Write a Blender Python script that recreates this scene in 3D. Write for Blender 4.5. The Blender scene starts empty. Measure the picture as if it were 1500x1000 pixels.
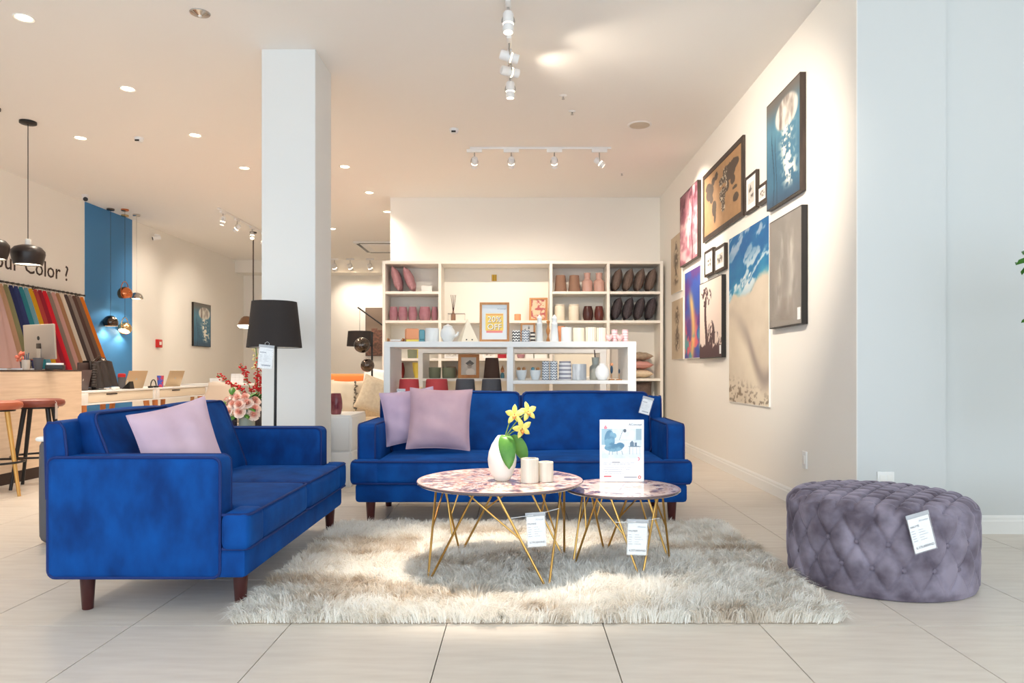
import bpy, bmesh, math, random
import numpy as np
from mathutils import Vector, Matrix, Euler

PI = math.pi
SC = bpy.context.scene
COL = SC.collection
rnd = random.Random(7)

# ------------------------------------------------------------------ camera, sky, daylight, exposure
F, H, CX, CY = 1050.0, 0.975, 760.0, 542.0        # focal length in px, eye height, vanishing point
CEIL = 3.42
cam_d = bpy.data.cameras.new('camera'); cam = bpy.data.objects.new('camera', cam_d); COL.objects.link(cam)
cam.location = (0, 0, H); cam.rotation_euler = (PI / 2, 0, 0)
cam_d.sensor_width = 36; cam_d.lens = 36 * F / 1500
cam_d.shift_x = -(CX - 750) / 1500; cam_d.shift_y = (CY - 500) / 1500
cam_d.clip_start = .05; cam_d.clip_end = 100
SC.camera = cam
SC.view_settings.view_transform = 'Standard'; SC.view_settings.look = 'None'
SC.view_settings.gamma = 1; SC.view_settings.use_curve_mapping = False
SC.view_settings.exposure = 0.15
w = bpy.data.worlds.new('sky'); SC.world = w; w.use_nodes = True
bg = w.node_tree.nodes['Background']; bg.inputs[0].default_value = (.78, .90, 1.0, 1); bg.inputs[1].default_value = 2.95
def area_light(name, loc, rot, sx, sy, power, color, portal=False):
    d = bpy.data.lights.new(name, 'AREA'); d.shape = 'RECTANGLE'; d.size = sx; d.size_y = sy
    d.energy = power; d.color = color
    if portal: d.cycles.is_portal = True
    o = bpy.data.objects.new(name, d); COL.objects.link(o); o.location = loc; o.rotation_euler = rot
    return o
area_light('storefront_portal', (-.4, -2.45, 1.75), (PI / 2, 0, 0), 11.6, 3.3, 1, (1, 1, 1), True)
try:
    SC.cycles.use_denoising = True; SC.cycles.sample_clamp_indirect = 6
    SC.cycles.max_bounces = 10; SC.cycles.diffuse_bounces = 6; SC.cycles.caustics_reflective = False; SC.cycles.caustics_refractive = False
except Exception: pass
WARM = (1.0, .86, .70)

def WX(x, Y): return (x - CX) * Y / F
def WZ(y, Y): return H + (CY - y) * Y / F

# ------------------------------------------------------------------ materials
def lin(c):
    f = lambda v: (v / 255 / 12.92) if v / 255 <= .04045 else ((v / 255 + .055) / 1.055) ** 2.4
    return (f(c[0]), f(c[1]), f(c[2]), 1)
MATS = {}
def mat(name, c=(200, 200, 200), rough=.6, metal=0, c2=None, scale=8, stretch=(1, 1, 1), bump=0, bscale=None, sheen=0, stint=None,
        coat=0, emit=0, trans=0, alpha=1, ior=1.45, attr=None, detail=4, contrast=(.35, .65), spec=.5, sheenr=.35):
    if name in MATS: return MATS[name]
    m = bpy.data.materials.new(name); m.use_nodes = True
    nt = m.node_tree; b = nt.nodes['Principled BSDF']; L = nt.links.new
    b.inputs['Base Color'].default_value = lin(c); b.inputs['Roughness'].default_value = rough
    b.inputs['Metallic'].default_value = metal; b.inputs['IOR'].default_value = ior
    b.inputs['Specular IOR Level'].default_value = spec
    if sheen:
        b.inputs['Sheen Weight'].default_value = sheen; b.inputs['Sheen Roughness'].default_value = sheenr
        b.inputs['Sheen Tint'].default_value = lin(stint or c)
    if coat: b.inputs['Coat Weight'].default_value = coat; b.inputs['Coat Roughness'].default_value = .03
    if trans: b.inputs['Transmission Weight'].default_value = trans
    if alpha < 1: b.inputs['Alpha'].default_value = alpha
    if emit: b.inputs['Emission Color'].default_value = lin(c); b.inputs['Emission Strength'].default_value = emit
    if c2 or bump:
        tc = nt.nodes.new('ShaderNodeTexCoord'); mp = nt.nodes.new('ShaderNodeMapping')
        mp.inputs['Scale'].default_value = stretch
        L(tc.outputs['Object'], mp.inputs['Vector'])
        n = nt.nodes.new('ShaderNodeTexNoise'); n.inputs['Scale'].default_value = scale; n.inputs['Detail'].default_value = detail
        L(mp.outputs[0], n.inputs['Vector'])
        if c2:
            r = nt.nodes.new('ShaderNodeValToRGB'); r.color_ramp.elements[0].position, r.color_ramp.elements[1].position = contrast
            r.color_ramp.elements[0].color = lin(c); r.color_ramp.elements[1].color = lin(c2)
            L(n.outputs['Fac'], r.inputs[0]); L(r.outputs[0], b.inputs['Base Color'])
        if bump:
            n2 = n
            if bscale:
                n2 = nt.nodes.new('ShaderNodeTexNoise'); n2.inputs['Scale'].default_value = bscale; L(mp.outputs[0], n2.inputs['Vector'])
            bp = nt.nodes.new('ShaderNodeBump'); bp.inputs['Strength'].default_value = bump; bp.inputs['Distance'].default_value = .01
            L(n2.outputs['Fac'], bp.inputs['Height']); L(bp.outputs[0], b.inputs['Normal'])
    if attr:
        a = nt.nodes.new('ShaderNodeAttribute'); a.attribute_name = attr; L(a.outputs['Color'], b.inputs['Base Color'])
    MATS[name] = m
    return m

M_wall = mat('wall_paint', (243, 240, 234), .75)
M_ceil = mat('ceiling_paint', (248, 245, 241), .85)
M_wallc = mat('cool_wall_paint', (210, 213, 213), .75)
M_trim = mat('trim_paint', (240, 240, 238), .4)
M_blue = mat('blue_paint', (62, 128, 184), .6)
M_white = mat('white_laminate', (236, 236, 235), .35)
M_matte = mat('white_matte', (238, 237, 233), .6)
M_black = mat('black_metal', (30, 28, 28), .4)
M_grout = mat('grout', (92, 86, 80), .9)
M_tile = mat('floor_tile', (227, 218, 207), .34, c2=(212, 201, 189), scale=5, stretch=(.7, 5, 1), contrast=(.3, .75), bump=.02, detail=6)
M_velvet = mat('blue_velvet', (2, 48, 110), .75, c2=(4, 76, 154), scale=7, stretch=(1, 1.4, .8), spec=.2, sheen=.2, stint=(40, 130, 230), bump=.18, bscale=7, contrast=(.3, .7), detail=6)
M_pipe = mat('blue_piping', (3, 40, 104), .7, sheen=.1, stint=(50, 110, 215))
M_leg = mat('mahogany', (62, 27, 26), .35, c2=(80, 36, 33), scale=14, stretch=(1, 1, .2))
M_mauve = mat('mauve_velvet', (178, 148, 162), .8, c2=(194, 164, 176), scale=4, sheen=.4, stint=(230, 205, 218), bump=.15, bscale=14)
M_lilac = mat('lilac_velvet', (182, 158, 182), .8, c2=(198, 174, 196), scale=4, sheen=.4, stint=(225, 210, 230), bump=.15, bscale=14)
M_otto = mat('grey_velvet', (84, 75, 88), .7, c2=(142, 134, 150), scale=7, contrast=(.36, .64), sheen=.6, stint=(190, 182, 205), bump=.1, bscale=16)
M_brass = mat('brushed_brass', (205, 162, 92), .28, 1)
M_chrome = mat('chrome', (200, 195, 190), .08, 1)
M_smoke = mat('smoked_chrome', (95, 86, 80), .12, 1)
M_copper = mat('copper', (214, 128, 84), .14, 1)
M_glass = mat('clear_acrylic', (250, 250, 250), .03, alpha=.16, spec=.8)
M_paper = mat('paper', (244, 246, 248), .55)
M_ink = mat('ink', (60, 64, 78), .7)
M_greyink = mat('grey_ink', (160, 166, 176), .7)
M_oak = mat('oak_wood', (196, 142, 90), .5, c2=(172, 116, 68), scale=9, stretch=(1, 1, .15))
M_lam = mat('pale_oak_laminate', (228, 205, 180), .5, c2=(214, 189, 162), scale=6, stretch=(6, .5, 9), contrast=(.3, .7))
M_frame = mat('dark_frame', (46, 37, 32), .45, c2=(62, 50, 42), scale=20, stretch=(1, 1, .2))
M_print = mat('art_print', (255, 255, 255), .55, attr='Col')
M_printg = mat('art_print_gloss', (255, 255, 255), .4, attr='Col', coat=.8)
M_bulb = mat('lamp_glow', (255, 226, 184), .5, emit=14)
M_shade = mat('black_shade_fabric', (46, 41, 40), .85, bump=.1, scale=120)
M_leaf = mat('leaf_green', (62, 116, 44), .35, c2=(88, 140, 56), scale=12)
M_leafd = mat('plant_leaf', (52, 104, 34), .4, c2=(74, 128, 46), scale=10)
M_cream = mat('cream_linen', (228, 212, 186), .85, c2=(216, 198, 170), scale=40, bump=.1)

# ------------------------------------------------------------------ mesh builder
class MB:
    def __init__(s): s.v = []; s.f = []
    def add(s, vs, fs, M=None):
        o = len(s.v)
        s.v += [tuple(M @ Vector(p)) if M is not None else tuple(p) for p in vs]
        s.f += [tuple(i + o for i in f) for f in fs]
        return s
    def box(s, x0, x1, y0, y1, z0, z1, bev=0, M=None, seg=2):
        if bev <= 0:
            v = [(x, y, z) for z in (z0, z1) for y in (y0, y1) for x in (x0, x1)]
            return s.add(v, [(0, 2, 3, 1), (4, 5, 7, 6), (0, 1, 5, 4), (2, 6, 7, 3), (0, 4, 6, 2), (1, 3, 7, 5)], M)
        bm = bmesh.new(); bmesh.ops.create_cube(bm, size=1)
        for q in bm.verts: q.co = Vector(((x0 + x1) / 2 + q.co.x * (x1 - x0), (y0 + y1) / 2 + q.co.y * (y1 - y0), (z0 + z1) / 2 + q.co.z * (z1 - z0)))
        bmesh.ops.bevel(bm, geom=bm.edges[:], offset=bev, segments=seg, affect='EDGES', profile=.5)
        bm.verts.index_update()
        s.add([q.co[:] for q in bm.verts], [tuple(q.index for q in f.verts) for f in bm.faces], M); bm.free()
        return s
    def lathe(s, prof, n=32, M=None, flute=0, nf=0, caps=False):
        vs = []; fs = []
        for r, z in prof:
            for k in range(n):
                a = 2 * PI * k / n; rr = r * (1 + flute * math.cos(nf * a)) if flute else r
                vs.append((rr * math.cos(a), rr * math.sin(a), z))
        for i in range(len(prof) - 1):
            for k in range(n):
                k2 = (k + 1) % n
                fs.append((i * n + k, i * n + k2, (i + 1) * n + k2, (i + 1) * n + k))
        if caps and prof[0][0] > 1e-6: fs.append(tuple(range(n))[::-1])
        if caps and prof[-1][0] > 1e-6: fs.append(tuple((len(prof) - 1) * n + k for k in range(n)))
        return s.add(vs, fs, M)
    def cyl(s, p0, p1, r0, r1=None, n=12):
        r1 = r0 if r1 is None else r1
        p0 = Vector(p0); p1 = Vector(p1); d = p1 - p0
        M = Matrix.Translation(p0) @ d.to_track_quat('Z', 'Y').to_matrix().to_4x4()
        return s.lathe([(r0, 0), (r1, d.length)], n, M, caps=True)
    def tube(s, pts, r, n=6, closed=False):
        P = [Vector(p) for p in pts]; N = len(P); vs = []; fs = []; up = Vector((0, 0, 1)); prev = None
        for i in range(N):
            if closed: t = P[(i + 1) % N] - P[i - 1]
            else: t = P[min(i + 1, N - 1)] - P[max(i - 1, 0)]
            t.normalize()
            a = prev if prev is not None else (Vector((1, 0, 0)) if abs(t.z) > .9 else up)
            b = t.cross(a); b.normalize(); a = b.cross(t); a.normalize(); prev = a
            rr = r[i] if isinstance(r, (list, tuple)) else r
            for k in range(n):
                g = 2 * PI * k / n; vs.append(P[i] + rr * (math.cos(g) * a + math.sin(g) * b))
        for i in range(N if closed else N - 1):
            j = (i + 1) % N
            for k in range(n):
                fs.append((i * n + k, i * n + (k + 1) % n, j * n + (k + 1) % n, j * n + k))
        if not closed: fs += [tuple(range(n))[::-1], tuple((N - 1) * n + k for k in range(n))]
        return s.add(vs, fs)
    def grid(s, nu, nv, fn, M=None, close=False):
        vs = [fn(i / nu, j / nv) for j in range(nv + 1) for i in range(nu + 1)]
        fs = [(j * (nu + 1) + i, j * (nu + 1) + i + 1, (j + 1) * (nu + 1) + i + 1, (j + 1) * (nu + 1) + i) for j in range(nv) for i in range(nu)]
        return s.add(vs, fs, M)
    def ball(s, c, r, n=16, m=10, sc=(1, 1, 1)):
        M = Matrix.Translation(Vector(c)) @ Matrix.Diagonal((sc[0], sc[1], sc[2], 1))
        return s.lathe([(max(0, r * math.sin(PI * i / m)), -r * math.cos(PI * i / m)) for i in range(m + 1)], n, M)
    def soft(s, hx, hy, hz, r, n=10, bulge=(0, 0, 0), warp=None, M=None):
        bm = bmesh.new(); bmesh.ops.create_cube(bm, size=2)
        bmesh.ops.subdivide_edges(bm, edges=bm.edges[:], cuts=n, use_grid_fill=True)
        h = (hx, hy, hz); vs = []
        for q in bm.verts:
            t = list(q.co)
            # denser sampling near the edges so that the rounding is smooth
            t = [math.copysign(1 - (1 - abs(a)) ** 1.6, a) for a in t]
            p = [t[i] * h[i] for i in range(3)]; c = [max(-h[i] + r, min(h[i] - r, p[i])) for i in range(3)]
            d = Vector([p[i] - c[i] for i in range(3)])
            if d.length > 1e-9: d = d.normalized() * min(r, max(abs(x) for x in d) if sum(1 for x in d if abs(x) > 1e-6) < 2 else r)
            o = [c[i] + d[i] for i in range(3)]
            for i in range(3):
                if bulge[i]:
                    j, k = (i + 1) % 3, (i + 2) % 3
                    o[i] += math.copysign(1, p[i]) * (abs(p[i]) / h[i]) * bulge[i] * (1 - t[j] ** 2) * (1 - t[k] ** 2)
            vs.append(warp(*o) if warp else tuple(o))
        bm.verts.index_update()
        s.add(vs, [tuple(q.index for q in f.verts) for f in bm.faces], M); bm.free()
        return s
    def mesh(s, name, m, smooth=True, ang=40):
        me = bpy.data.meshes.new(name); me.from_pydata(s.v, [], s.f)
        bm = bmesh.new(); bm.from_mesh(me); bmesh.ops.recalc_face_normals(bm, faces=bm.faces[:])
        if smooth:
            ca = math.radians(ang)
            for f in bm.faces: f.smooth = True
            for e in bm.edges:
                if len(e.link_faces) == 2 and e.calc_face_angle(0) > ca: e.smooth = False
        bm.to_mesh(me); bm.free()
        if m: me.materials.append(m)
        return me

def link(name, me, parent=None, loc=(0, 0, 0), rot=(0, 0, 0)):
    o = bpy.data.objects.new(name, me); COL.objects.link(o)
    o.location = loc; o.rotation_euler = rot
    if parent: o.parent = parent
    return o
def tag(o, label, cat, group=None):
    o['label'] = label; o['category'] = cat
    if group: o['group'] = group
    return o
def thing(name, label, cat, loc=(0, 0, 0), rz=0, group=None, rot=None):
    return tag(link(name, None, None, loc, rot or (0, 0, rz)), label, cat, group)
def part(name, mb, m, parent, loc=(0, 0, 0), rot=(0, 0, 0), smooth=True, label=None, ang=40):
    o = link(name, mb.mesh(name, m, smooth, ang), parent, loc, rot)
    if label: o['label'] = label
    return o
def single(name, mb, m, label, cat, loc=(0, 0, 0), rot=(0, 0, 0), group=None, smooth=True):
    return tag(link(name, mb.mesh(name, m, smooth), None, loc, rot), label, cat, group)
def struct(name, mb, m, parent=None, smooth=False, loc=(0, 0, 0)):
    o = link(name, mb.mesh(name, m, smooth), parent, loc); o['kind'] = 'structure'
    return o
def text(name, s, size, m, parent, loc, rot=(0, 0, 0), align='LEFT', ext=.0004):
    cu = bpy.data.curves.new('t', 'FONT'); cu.body = s; cu.size = size; cu.align_x = align; cu.extrude = ext; cu.resolution_u = 2
    ob = bpy.data.objects.new('t', cu); COL.objects.link(ob)
    bpy.context.view_layer.update()
    dg = bpy.context.evaluated_depsgraph_get()
    me = bpy.data.meshes.new_from_object(ob.evaluated_get(dg))
    bpy.data.objects.remove(ob); bpy.data.curves.remove(cu)
    me.materials.clear(); me.materials.append(m)
    return link(name, me, parent, loc, rot)

# ------------------------------------------------------------------ painted prints: a grid with a colour per vertex
def vnoise(x, y, seed=0):
    xi = np.floor(x).astype(int); yi = np.floor(y).astype(int); fx = x - xi; fy = y - yi
    fx = fx * fx * (3 - 2 * fx); fy = fy * fy * (3 - 2 * fy)
    def h(a, b):
        n = (a * 374761393 + b * 668265263 + seed * 982451653) & 0x7fffffff
        n = ((n ^ (n >> 13)) * 1274126177) & 0x7fffffff
        return ((n ^ (n >> 16)) & 0xffff) / 65535.0
    return (h(xi, yi) * (1 - fx) + h(xi + 1, yi) * fx) * (1 - fy) + (h(xi, yi + 1) * (1 - fx) + h(xi + 1, yi + 1) * fx) * fy
def fbm(x, y, seed=0, o=4):
    s = 0; a = .5; t = 0
    for k in range(o):
        s = s + a * vnoise(x * 2 ** k, y * 2 ** k, seed + k); t += a; a *= .5
    return s / t
def ss(a, b, x):
    t = np.clip((x - a) / (b - a), 0, 1); return t * t * (3 - 2 * t)
def mixc(c, d, t):
    c = np.asarray(c, float); d = np.asarray(d, float); t = np.asarray(t)[..., None]
    return c * (1 - t) + d * t
def tolin(a):
    a = np.clip(a / 255, 0, 1); return np.where(a <= .04045, a / 12.92, ((a + .055) / 1.055) ** 2.4)
def setcol(me, rgb):
    at = me.color_attributes.new('Col', 'FLOAT_COLOR', 'POINT')
    a = np.ones((len(rgb), 4), np.float32); a[:, :3] = tolin(rgb); at.data.foreach_set('color', a.ravel())
def art(name, wd, ht, nx, ny, fn, parent, loc=(0, 0, 0), m=None, rot=(0, 0, 0)):
    """upright print in the local XZ plane facing -Y, lower left corner at x = -wd/2, z = 0"""
    u, v = np.meshgrid(np.linspace(0, 1, nx + 1), np.linspace(0, 1, ny + 1))
    rgb = fn(u, v).reshape(-1, 3)
    co = np.stack([(u - .5) * wd, 0 * u, v * ht], -1).reshape(-1, 3)
    i, j = np.meshgrid(np.arange(nx), np.arange(ny)); a = (j * (nx + 1) + i).ravel()
    fs = np.stack([a, a + 1, a + nx + 2, a + nx + 1], -1)
    me = bpy.data.meshes.new(name); me.from_pydata(co.tolist(), [], fs.tolist()); setcol(me, rgb)
    me.materials.append(m or M_print)
    return link(name, me, parent, loc, rot)
def C(c, like): return np.ones(like.shape + (3,)) * np.asarray(c, float)
# ------------------------------------------------------------------ the setting
XL, XR, YB, YF = -6.3, 2.0, 10.15, 16.4
floor = struct('floor', MB().box(XL - .15, 5.65, -2.5, YF + .15, -.12, -.008), M_grout)
tile_me = MB().box(-.298, .298, -.298, .298, -.008, 0).mesh('tile', M_tile, False)
rest = MB()
gx0, gy0 = -.877, 2.735
for i in range(-10, 12):
    for j in range(-9, 24):
        x = gx0 + .6 * i + .3; y = gy0 + .6 * j + .3
        x0, x1, y0, y1 = max(x - .298, XL), min(x + .298, 5.5), y - .298, min(y + .298, YF)
        if x1 - x0 < .02 or y1 - y0 < .02 or y0 < -2.5: continue
        full = x1 - x0 > .594 and y1 - y0 > .594
        vis = 2.1 < y < 7.9 and any(-40 < CX + xx * F / (y + d) < 1540 for xx in (x0, x1) for d in (-.29, .29)) and not (x0 > 2.0 and y0 > 4.3)
        if full and vis:
            o = link('tile', tile_me, floor, (x, y, 0))
        else: rest.box(x0, x1, y0, y1, -.008, 0)
o = part('tile_field', rest, M_tile, floor, smooth=False); o['kind'] = 'stuff'

struct('ceiling', MB().box(XL - .15, 5.65, -2.5, YF + .15, CEIL, CEIL + .12), M_ceil)
wl = struct('wall_left', MB().box(XL - .15, XL, -2.5, YF + .15, -.008, CEIL), M_wall)
part('painted_panel', MB().box(XL, XL + .006, 10.4, 11.67, 0, CEIL), M_blue, wl, smooth=False, label='blue painted strip of the wall')
struct('wall_far', MB().box(XL, -1.82, YF, YF + .15, -.008, CEIL), M_wall)
struct('wall_back', MB().box(-1.82, XR, YB, YF + .15, -.008, CEIL), M_wall)
struct('wall_right', MB().box(XR, XR + .004, 4.245, YB, -.008, CEIL).box(XR + .004, XR + .15, 4.43, YB, -.008, CEIL), M_wall)
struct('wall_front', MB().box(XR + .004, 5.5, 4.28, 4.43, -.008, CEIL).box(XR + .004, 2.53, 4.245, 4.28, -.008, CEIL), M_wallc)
struct('wall_side', MB().box(5.5, 5.65, -2.5, 4.43, -.008, CEIL), M_wall)
def baseboard(name, p0, p1, nrm):
    mb = MB(); p0 = Vector(p0); p1 = Vector(p1); n = Vector(nrm)
    prof = [(0, 0), (.016, 0), (.016, .075), (.011, .082), (.011, .098), (.004, .11), (0, .11)]
    vs = [tuple(p + n * a + Vector((0, 0, b))) for p in (p0, p1) for a, b in prof]; k = len(prof)
    fs = [(i, (i + 1) % k, k + (i + 1) % k, k + i) for i in range(k)] + [tuple(range(k)), tuple(range(k, 2 * k))]
    struct(name, mb.add(vs, fs), M_trim)
baseboard('baseboard_right', (XR, 4.245, 0), (XR, 10.1, 0), (-1, 0, 0))
baseboard('baseboard_front', (2.53, 4.28, 0), (5.5, 4.28, 0), (0, -1, 0))
baseboard('baseboard_left', (XL, 11.67, 0), (XL, YF, 0), (1, 0, 0))
struct('column', MB().box(-1.96, -1.55, 5.46, 5.92, 0, CEIL, .004, seg=1), mat('column_paint', (226, 227, 226), .7))
struct('soffit', MB().box(XL, -1.82, 15.9, YF, 3.14, CEIL), M_wall)

# ------------------------------------------------------------------ ceiling fixtures
def spot(parent, loc, rot, power, angle, blend=.6, color=WARM, size=.03):
    d = bpy.data.lights.new('lamp', 'SPOT'); d.energy = power; d.spot_size = math.radians(angle); d.spot_blend = blend; d.color = color; d.shadow_soft_size = size
    o = bpy.data.objects.new('lamp', d); COL.objects.link(o); o.parent = parent; o.location = loc; o.rotation_euler = rot
    return o
def ceil_xy(x, y):
    Y = (CEIL - H) * F / (CY - y); return WX(x, Y), Y
M_alu = mat('brushed_aluminium', (190, 188, 186), .3, 1)
def downlight(px, py, label, on=True, power=120, group=None):
    X, Y = ceil_xy(px, py)
    t = thing('downlight', label, 'light', (X, Y, CEIL), group=group)
    part('rim', MB().lathe([(.052, -.001), (.064, -.006), (.068, 0), (.05, 0)], 28), M_matte if on else M_alu, t)
    if on:
        part('lens', MB().lathe([(0, -.0045), (.03, -.004), (.052, -.001)], 24), M_bulb, t)
        spot(t, (0, 0, -.02), (0, 0, 0), power, 125, .9, size=.05)
    else:
        part('reflector', MB().lathe([(.052, -.001), (.03, -.012), (.014, -.02)], 24), M_chrome, t)
        part('bulb', MB().lathe([(0, -.028), (.01, -.026), (.014, -.02), (.014, -.004)], 16), M_matte, t)
g = 'round recessed ceiling downlights'
downlight(35, 26, 'lit recessed downlight, the first in the row in front of the black pendants', group=g)
downlight(187, 130, 'lit recessed downlight between the black pendant and the white column', group=g)
downlight(118, 202, 'lit recessed downlight beside the black pendant canopy over the counter', group=g, power=100)
downlight(286, 198, 'lit recessed downlight next to the white ceiling sensor beside the column', group=g, power=100)
downlight(358, 246, 'lit recessed downlight above the desk rail spotlights near the column', group=g, power=100)
downlight(505, 244, 'lit recessed downlight just behind the white column', group=g, power=90)
downlight(541, 282, 'lit recessed downlight in front of the partition wall end', group=g, power=90)
downlight(567, 310, 'lit recessed downlight close against the partition wall edge', group=g, power=60)
downlight(487, 335, 'small far downlight beyond the column towards the air conditioner', group=g, power=90)
downlight(293, 19, 'unlit recessed downlight with silver reflector in the ceiling', False)
for (X, Y) in ((-4.0, 14.2), (-5.2, 8.6)): pass

M_spotw = mat('spotlight_white', (238, 238, 238), .35)
def track_head(X, Y, z, aim, label, group, on=False, power=0, angle=60, size=.036, ln=.13, adapter='x', drop=.085):
    """aim: unit-ish direction the spot looks along"""
    t = thing('track_spotlight', label, 'spotlight', (X, Y, z), group=group)
    if adapter == 'x': part('adapter', MB().box(-.085, .085, -.017, .017, -.035, 0, .004), M_spotw, t)
    else: part('adapter', MB().box(-.017, .017, -.085, .085, -.035, 0, .004), M_spotw, t)
    part('stem', MB().cyl((0, 0, -.035), (0, 0, -.035 - drop * .45), .007), M_alu, t)
    c = Vector((0, 0, -.035 - drop)); q = Vector(aim).normalized().to_track_quat('Z', 'Y')
    b = MB(); M = Matrix.Translation(c) @ q.to_matrix().to_4x4()
    b.lathe([(0, -ln / 2), (size * .8, -ln / 2), (size, -ln / 2 + .012), (size, ln * .08), (size * .88, ln * .085), (size * .88, ln * .13), (size, ln * .135), (size, ln / 2), (size * .86, ln / 2), (size * .8, ln / 2 - .02)], 24, M)
    part('body', b, M_spotw, t)
    # yoke
    a = (q @ Vector((1, 0, 0))); a.z = 0; a = a.normalized() if a.length > .1 else Vector((1, 0, 0))
    pts = [c + a * (size + .006) * math.cos(th) + Vector((0, 0, (drop * .6) * math.sin(th))) for th in np.linspace(0, PI, 11)]
    part('yoke', MB().tube(pts, .004, 6), M_alu, t)
    part('lens', MB().lathe([(0, ln / 2 - .022), (size * .82, ln / 2 - .021)], 20, M), M_bulb if on else M_matte, t)
    part('ring', MB().lathe([(size * .9, ln * .09), (size * 1.0, ln * .09), (size * 1.0, ln * .125), (size * .9, ln * .125)], 24, M), M_bulb if on else M_alu, t)
    if on and power:
        o = spot(t, c + Vector(aim).normalized() * (ln / 2 + .004), (0, 0, 0), power, angle, .9, size=.03)
        o.rotation_euler = (-Vector(aim)).to_track_quat('Z', 'Y').to_euler()
    return t
def rail(label, p0, p1):
    p0 = Vector(p0); p1 = Vector(p1); d = p1 - p0
    if abs(d.x) > abs(d.y): mb = MB().box(0, d.x, -.017, .017, -.022, 0, .003); e = MB().box(-.012, 0, -.018, .018, -.024, 0, .003)
    else: mb = MB().box(-.017, .017, 0, d.y, -.022, 0, .003); e = MB().box(-.018, .018, -.012, 0, -.024, 0, .003)
    t = thing('track_rail', label, 'light rail', tuple(p0)); part('rail', mb, M_spotw, t); part('end_cap', e, M_spotw, t)
# centre track running towards the viewer
rail('white ceiling light rail running front to back over the coffee tables', (-.07, 2.4, CEIL), (-.07, 5.95, CEIL))
zt = CEIL - .022
track_head(-.07, 4.72, zt, (0, -.1, -1), 'glowing white track spotlight, the lit one pointing down over the coffee tables', 'centre track spotlights', True, 60, 52, .036, .14, 'y', .1)
track_head(-.07, 5.24, zt, (1, .12, -.27), 'white track spotlight turned sideways towards the picture wall, next to the glowing one', 'centre track spotlights', True, 34, 92, .036, .14, 'y', .1)
track_head(-.07, 5.5, zt, (.9, .4, -.05), 'white track spotlight tilted up towards the ceiling on the centre rail', 'centre track spotlights', True, 12, 100, .036, .14, 'y', .1)
track_head(-.07, 5.86, zt, (0, .04, -1), 'white track spotlight hanging straight down at the end of the centre rail', 'centre track spotlights', True, 70, 70, .036, .13, 'y', .1)
track_head(-.1, 3.52, zt, (0, .0, -1), 'white track spotlight straight above the round coffee tables', 'centre track spotlights', True, 660, 37, .036, .14, 'y', .1)
track_head(-.1, 2.9, zt, (2.1, 3.6, -1.5), 'white track spotlight on the centre rail aimed at the framed pictures', 'centre track spotlights', True, 620, 58, .036, .14, 'y', .1)
# back track
xa, ya = WX(690, 7.87), 7.87
rail('white ceiling light rail running across in front of the tall shelf', (xa, ya, CEIL), (WX(895, ya), ya, CEIL))
for k, (px, aim) in enumerate(((695, (-.15, .8, -.7)), (749, (0, .8, -.7)), (812, (.1, .8, -.7)), (878, (.95, .0, -.75)))):
    track_head(WX(px, ya), ya, zt, aim, ['white track spotlight at the rail end nearest the white column, facing the shelf', 'white track spotlight second from the column side on the crosswise rail',
               'white track spotlight third from the column side on the crosswise rail', 'white track spotlight nearest the picture wall on the crosswise rail'][k], 'crosswise track spotlights', True, 230 if k == 3 else 72, 80, .033, .12, 'x', .11)
# left track
rail('white ceiling light rail near the long cream wall by the desks', (-4.52, 10.8, CEIL), (-4.52, 13.4, CEIL))
for k, (y, aim) in enumerate(((10.95, (-.2, -.1, -1)), (11.5, (-1, .3, -.8)), (12.15, (.25, -.7, -1)), (12.7, (-1, .6, -.9)))):
    track_head(-4.52, y, zt, aim, ['white track spotlight at the end of the desk rail by the blue wall strip', 'second white track spotlight on the desk rail, tilted to the wall',
               'brightly glowing white track spotlight on the desk rail', 'last white track spotlight on the desk rail behind the pendant rod'][k], 'desk track spotlights', True, 85, 75, .036, .13, 'y', .11)
for k, px in enumerate((490, 513, 542)):
    track_head(WX(px, 15.7), 15.7, CEIL, (.3, .7, -1), ['white spotlight under the far soffit next to the column edge', 'middle white spotlight under the far soffit', 'white spotlight under the far soffit next to the tall shelf'][k], 'far soffit spotlights', True, 35, 90, .05, .16, 'x', .16)
# sensors, sprinklers, speaker, air conditioner
def sensor(px, py, label):
    X, Y = ceil_xy(px, py); t = thing('ceiling_sensor', label, 'sensor', (X, Y, CEIL))
    part('body', MB().lathe([(0, -.045), (.03, -.045), (.042, -.03), (.048, 0)], 20), M_spotw, t)
    part('slot', MB().box(-.022, .022, -.05, -.043, -.046, -.03), M_black, t); return t
sensor(665, 189, 'small white box sensor on the ceiling before the crosswise rail')
sensor(204, 202, 'small white ceiling sensor between two lit downlights')
def sprinkler(px, py, label):
    X, Y = ceil_xy(px, py); t = thing('sprinkler', label, 'sprinkler', (X, Y, CEIL), group='ceiling sprinklers')
    part('plate', MB().lathe([(.012, -.012), (.03, -.006), (.036, 0)], 20), M_ceil, t)
    part('head', MB().lathe([(0, -.034), (.014, -.033), (.014, -.03), (.005, -.028), (.006, -.01)], 12), M_alu, t)
sprinkler(825, 140, 'small round sprinkler in the ceiling beside the warm light pools')
sprinkler(838, 163, 'small ceiling sprinkler next to the round ceiling speaker')
sprinkler(911, 253, 'small ceiling sprinkler near the corner above the tall shelf')
X, Y = ceil_xy(937, 183); t = thing('ceiling_speaker', 'flat round ceiling speaker beside the picture wall', 'speaker', (X, Y, CEIL))
part('rim', MB().lathe([(.1, -.006), (.118, -.005), (.122, 0)], 36), M_spotw, t); part('grille', MB().lathe([(0, -.009), (.09, -.0085), (.1, -.006), (.1, -.001)], 36), mat('grille', (205, 195, 180), .7), t)
t = thing('air_conditioner', 'square ceiling cassette air conditioner with dark slots beyond the column', 'air conditioner', (-2.55, 14.2, CEIL))
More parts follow.
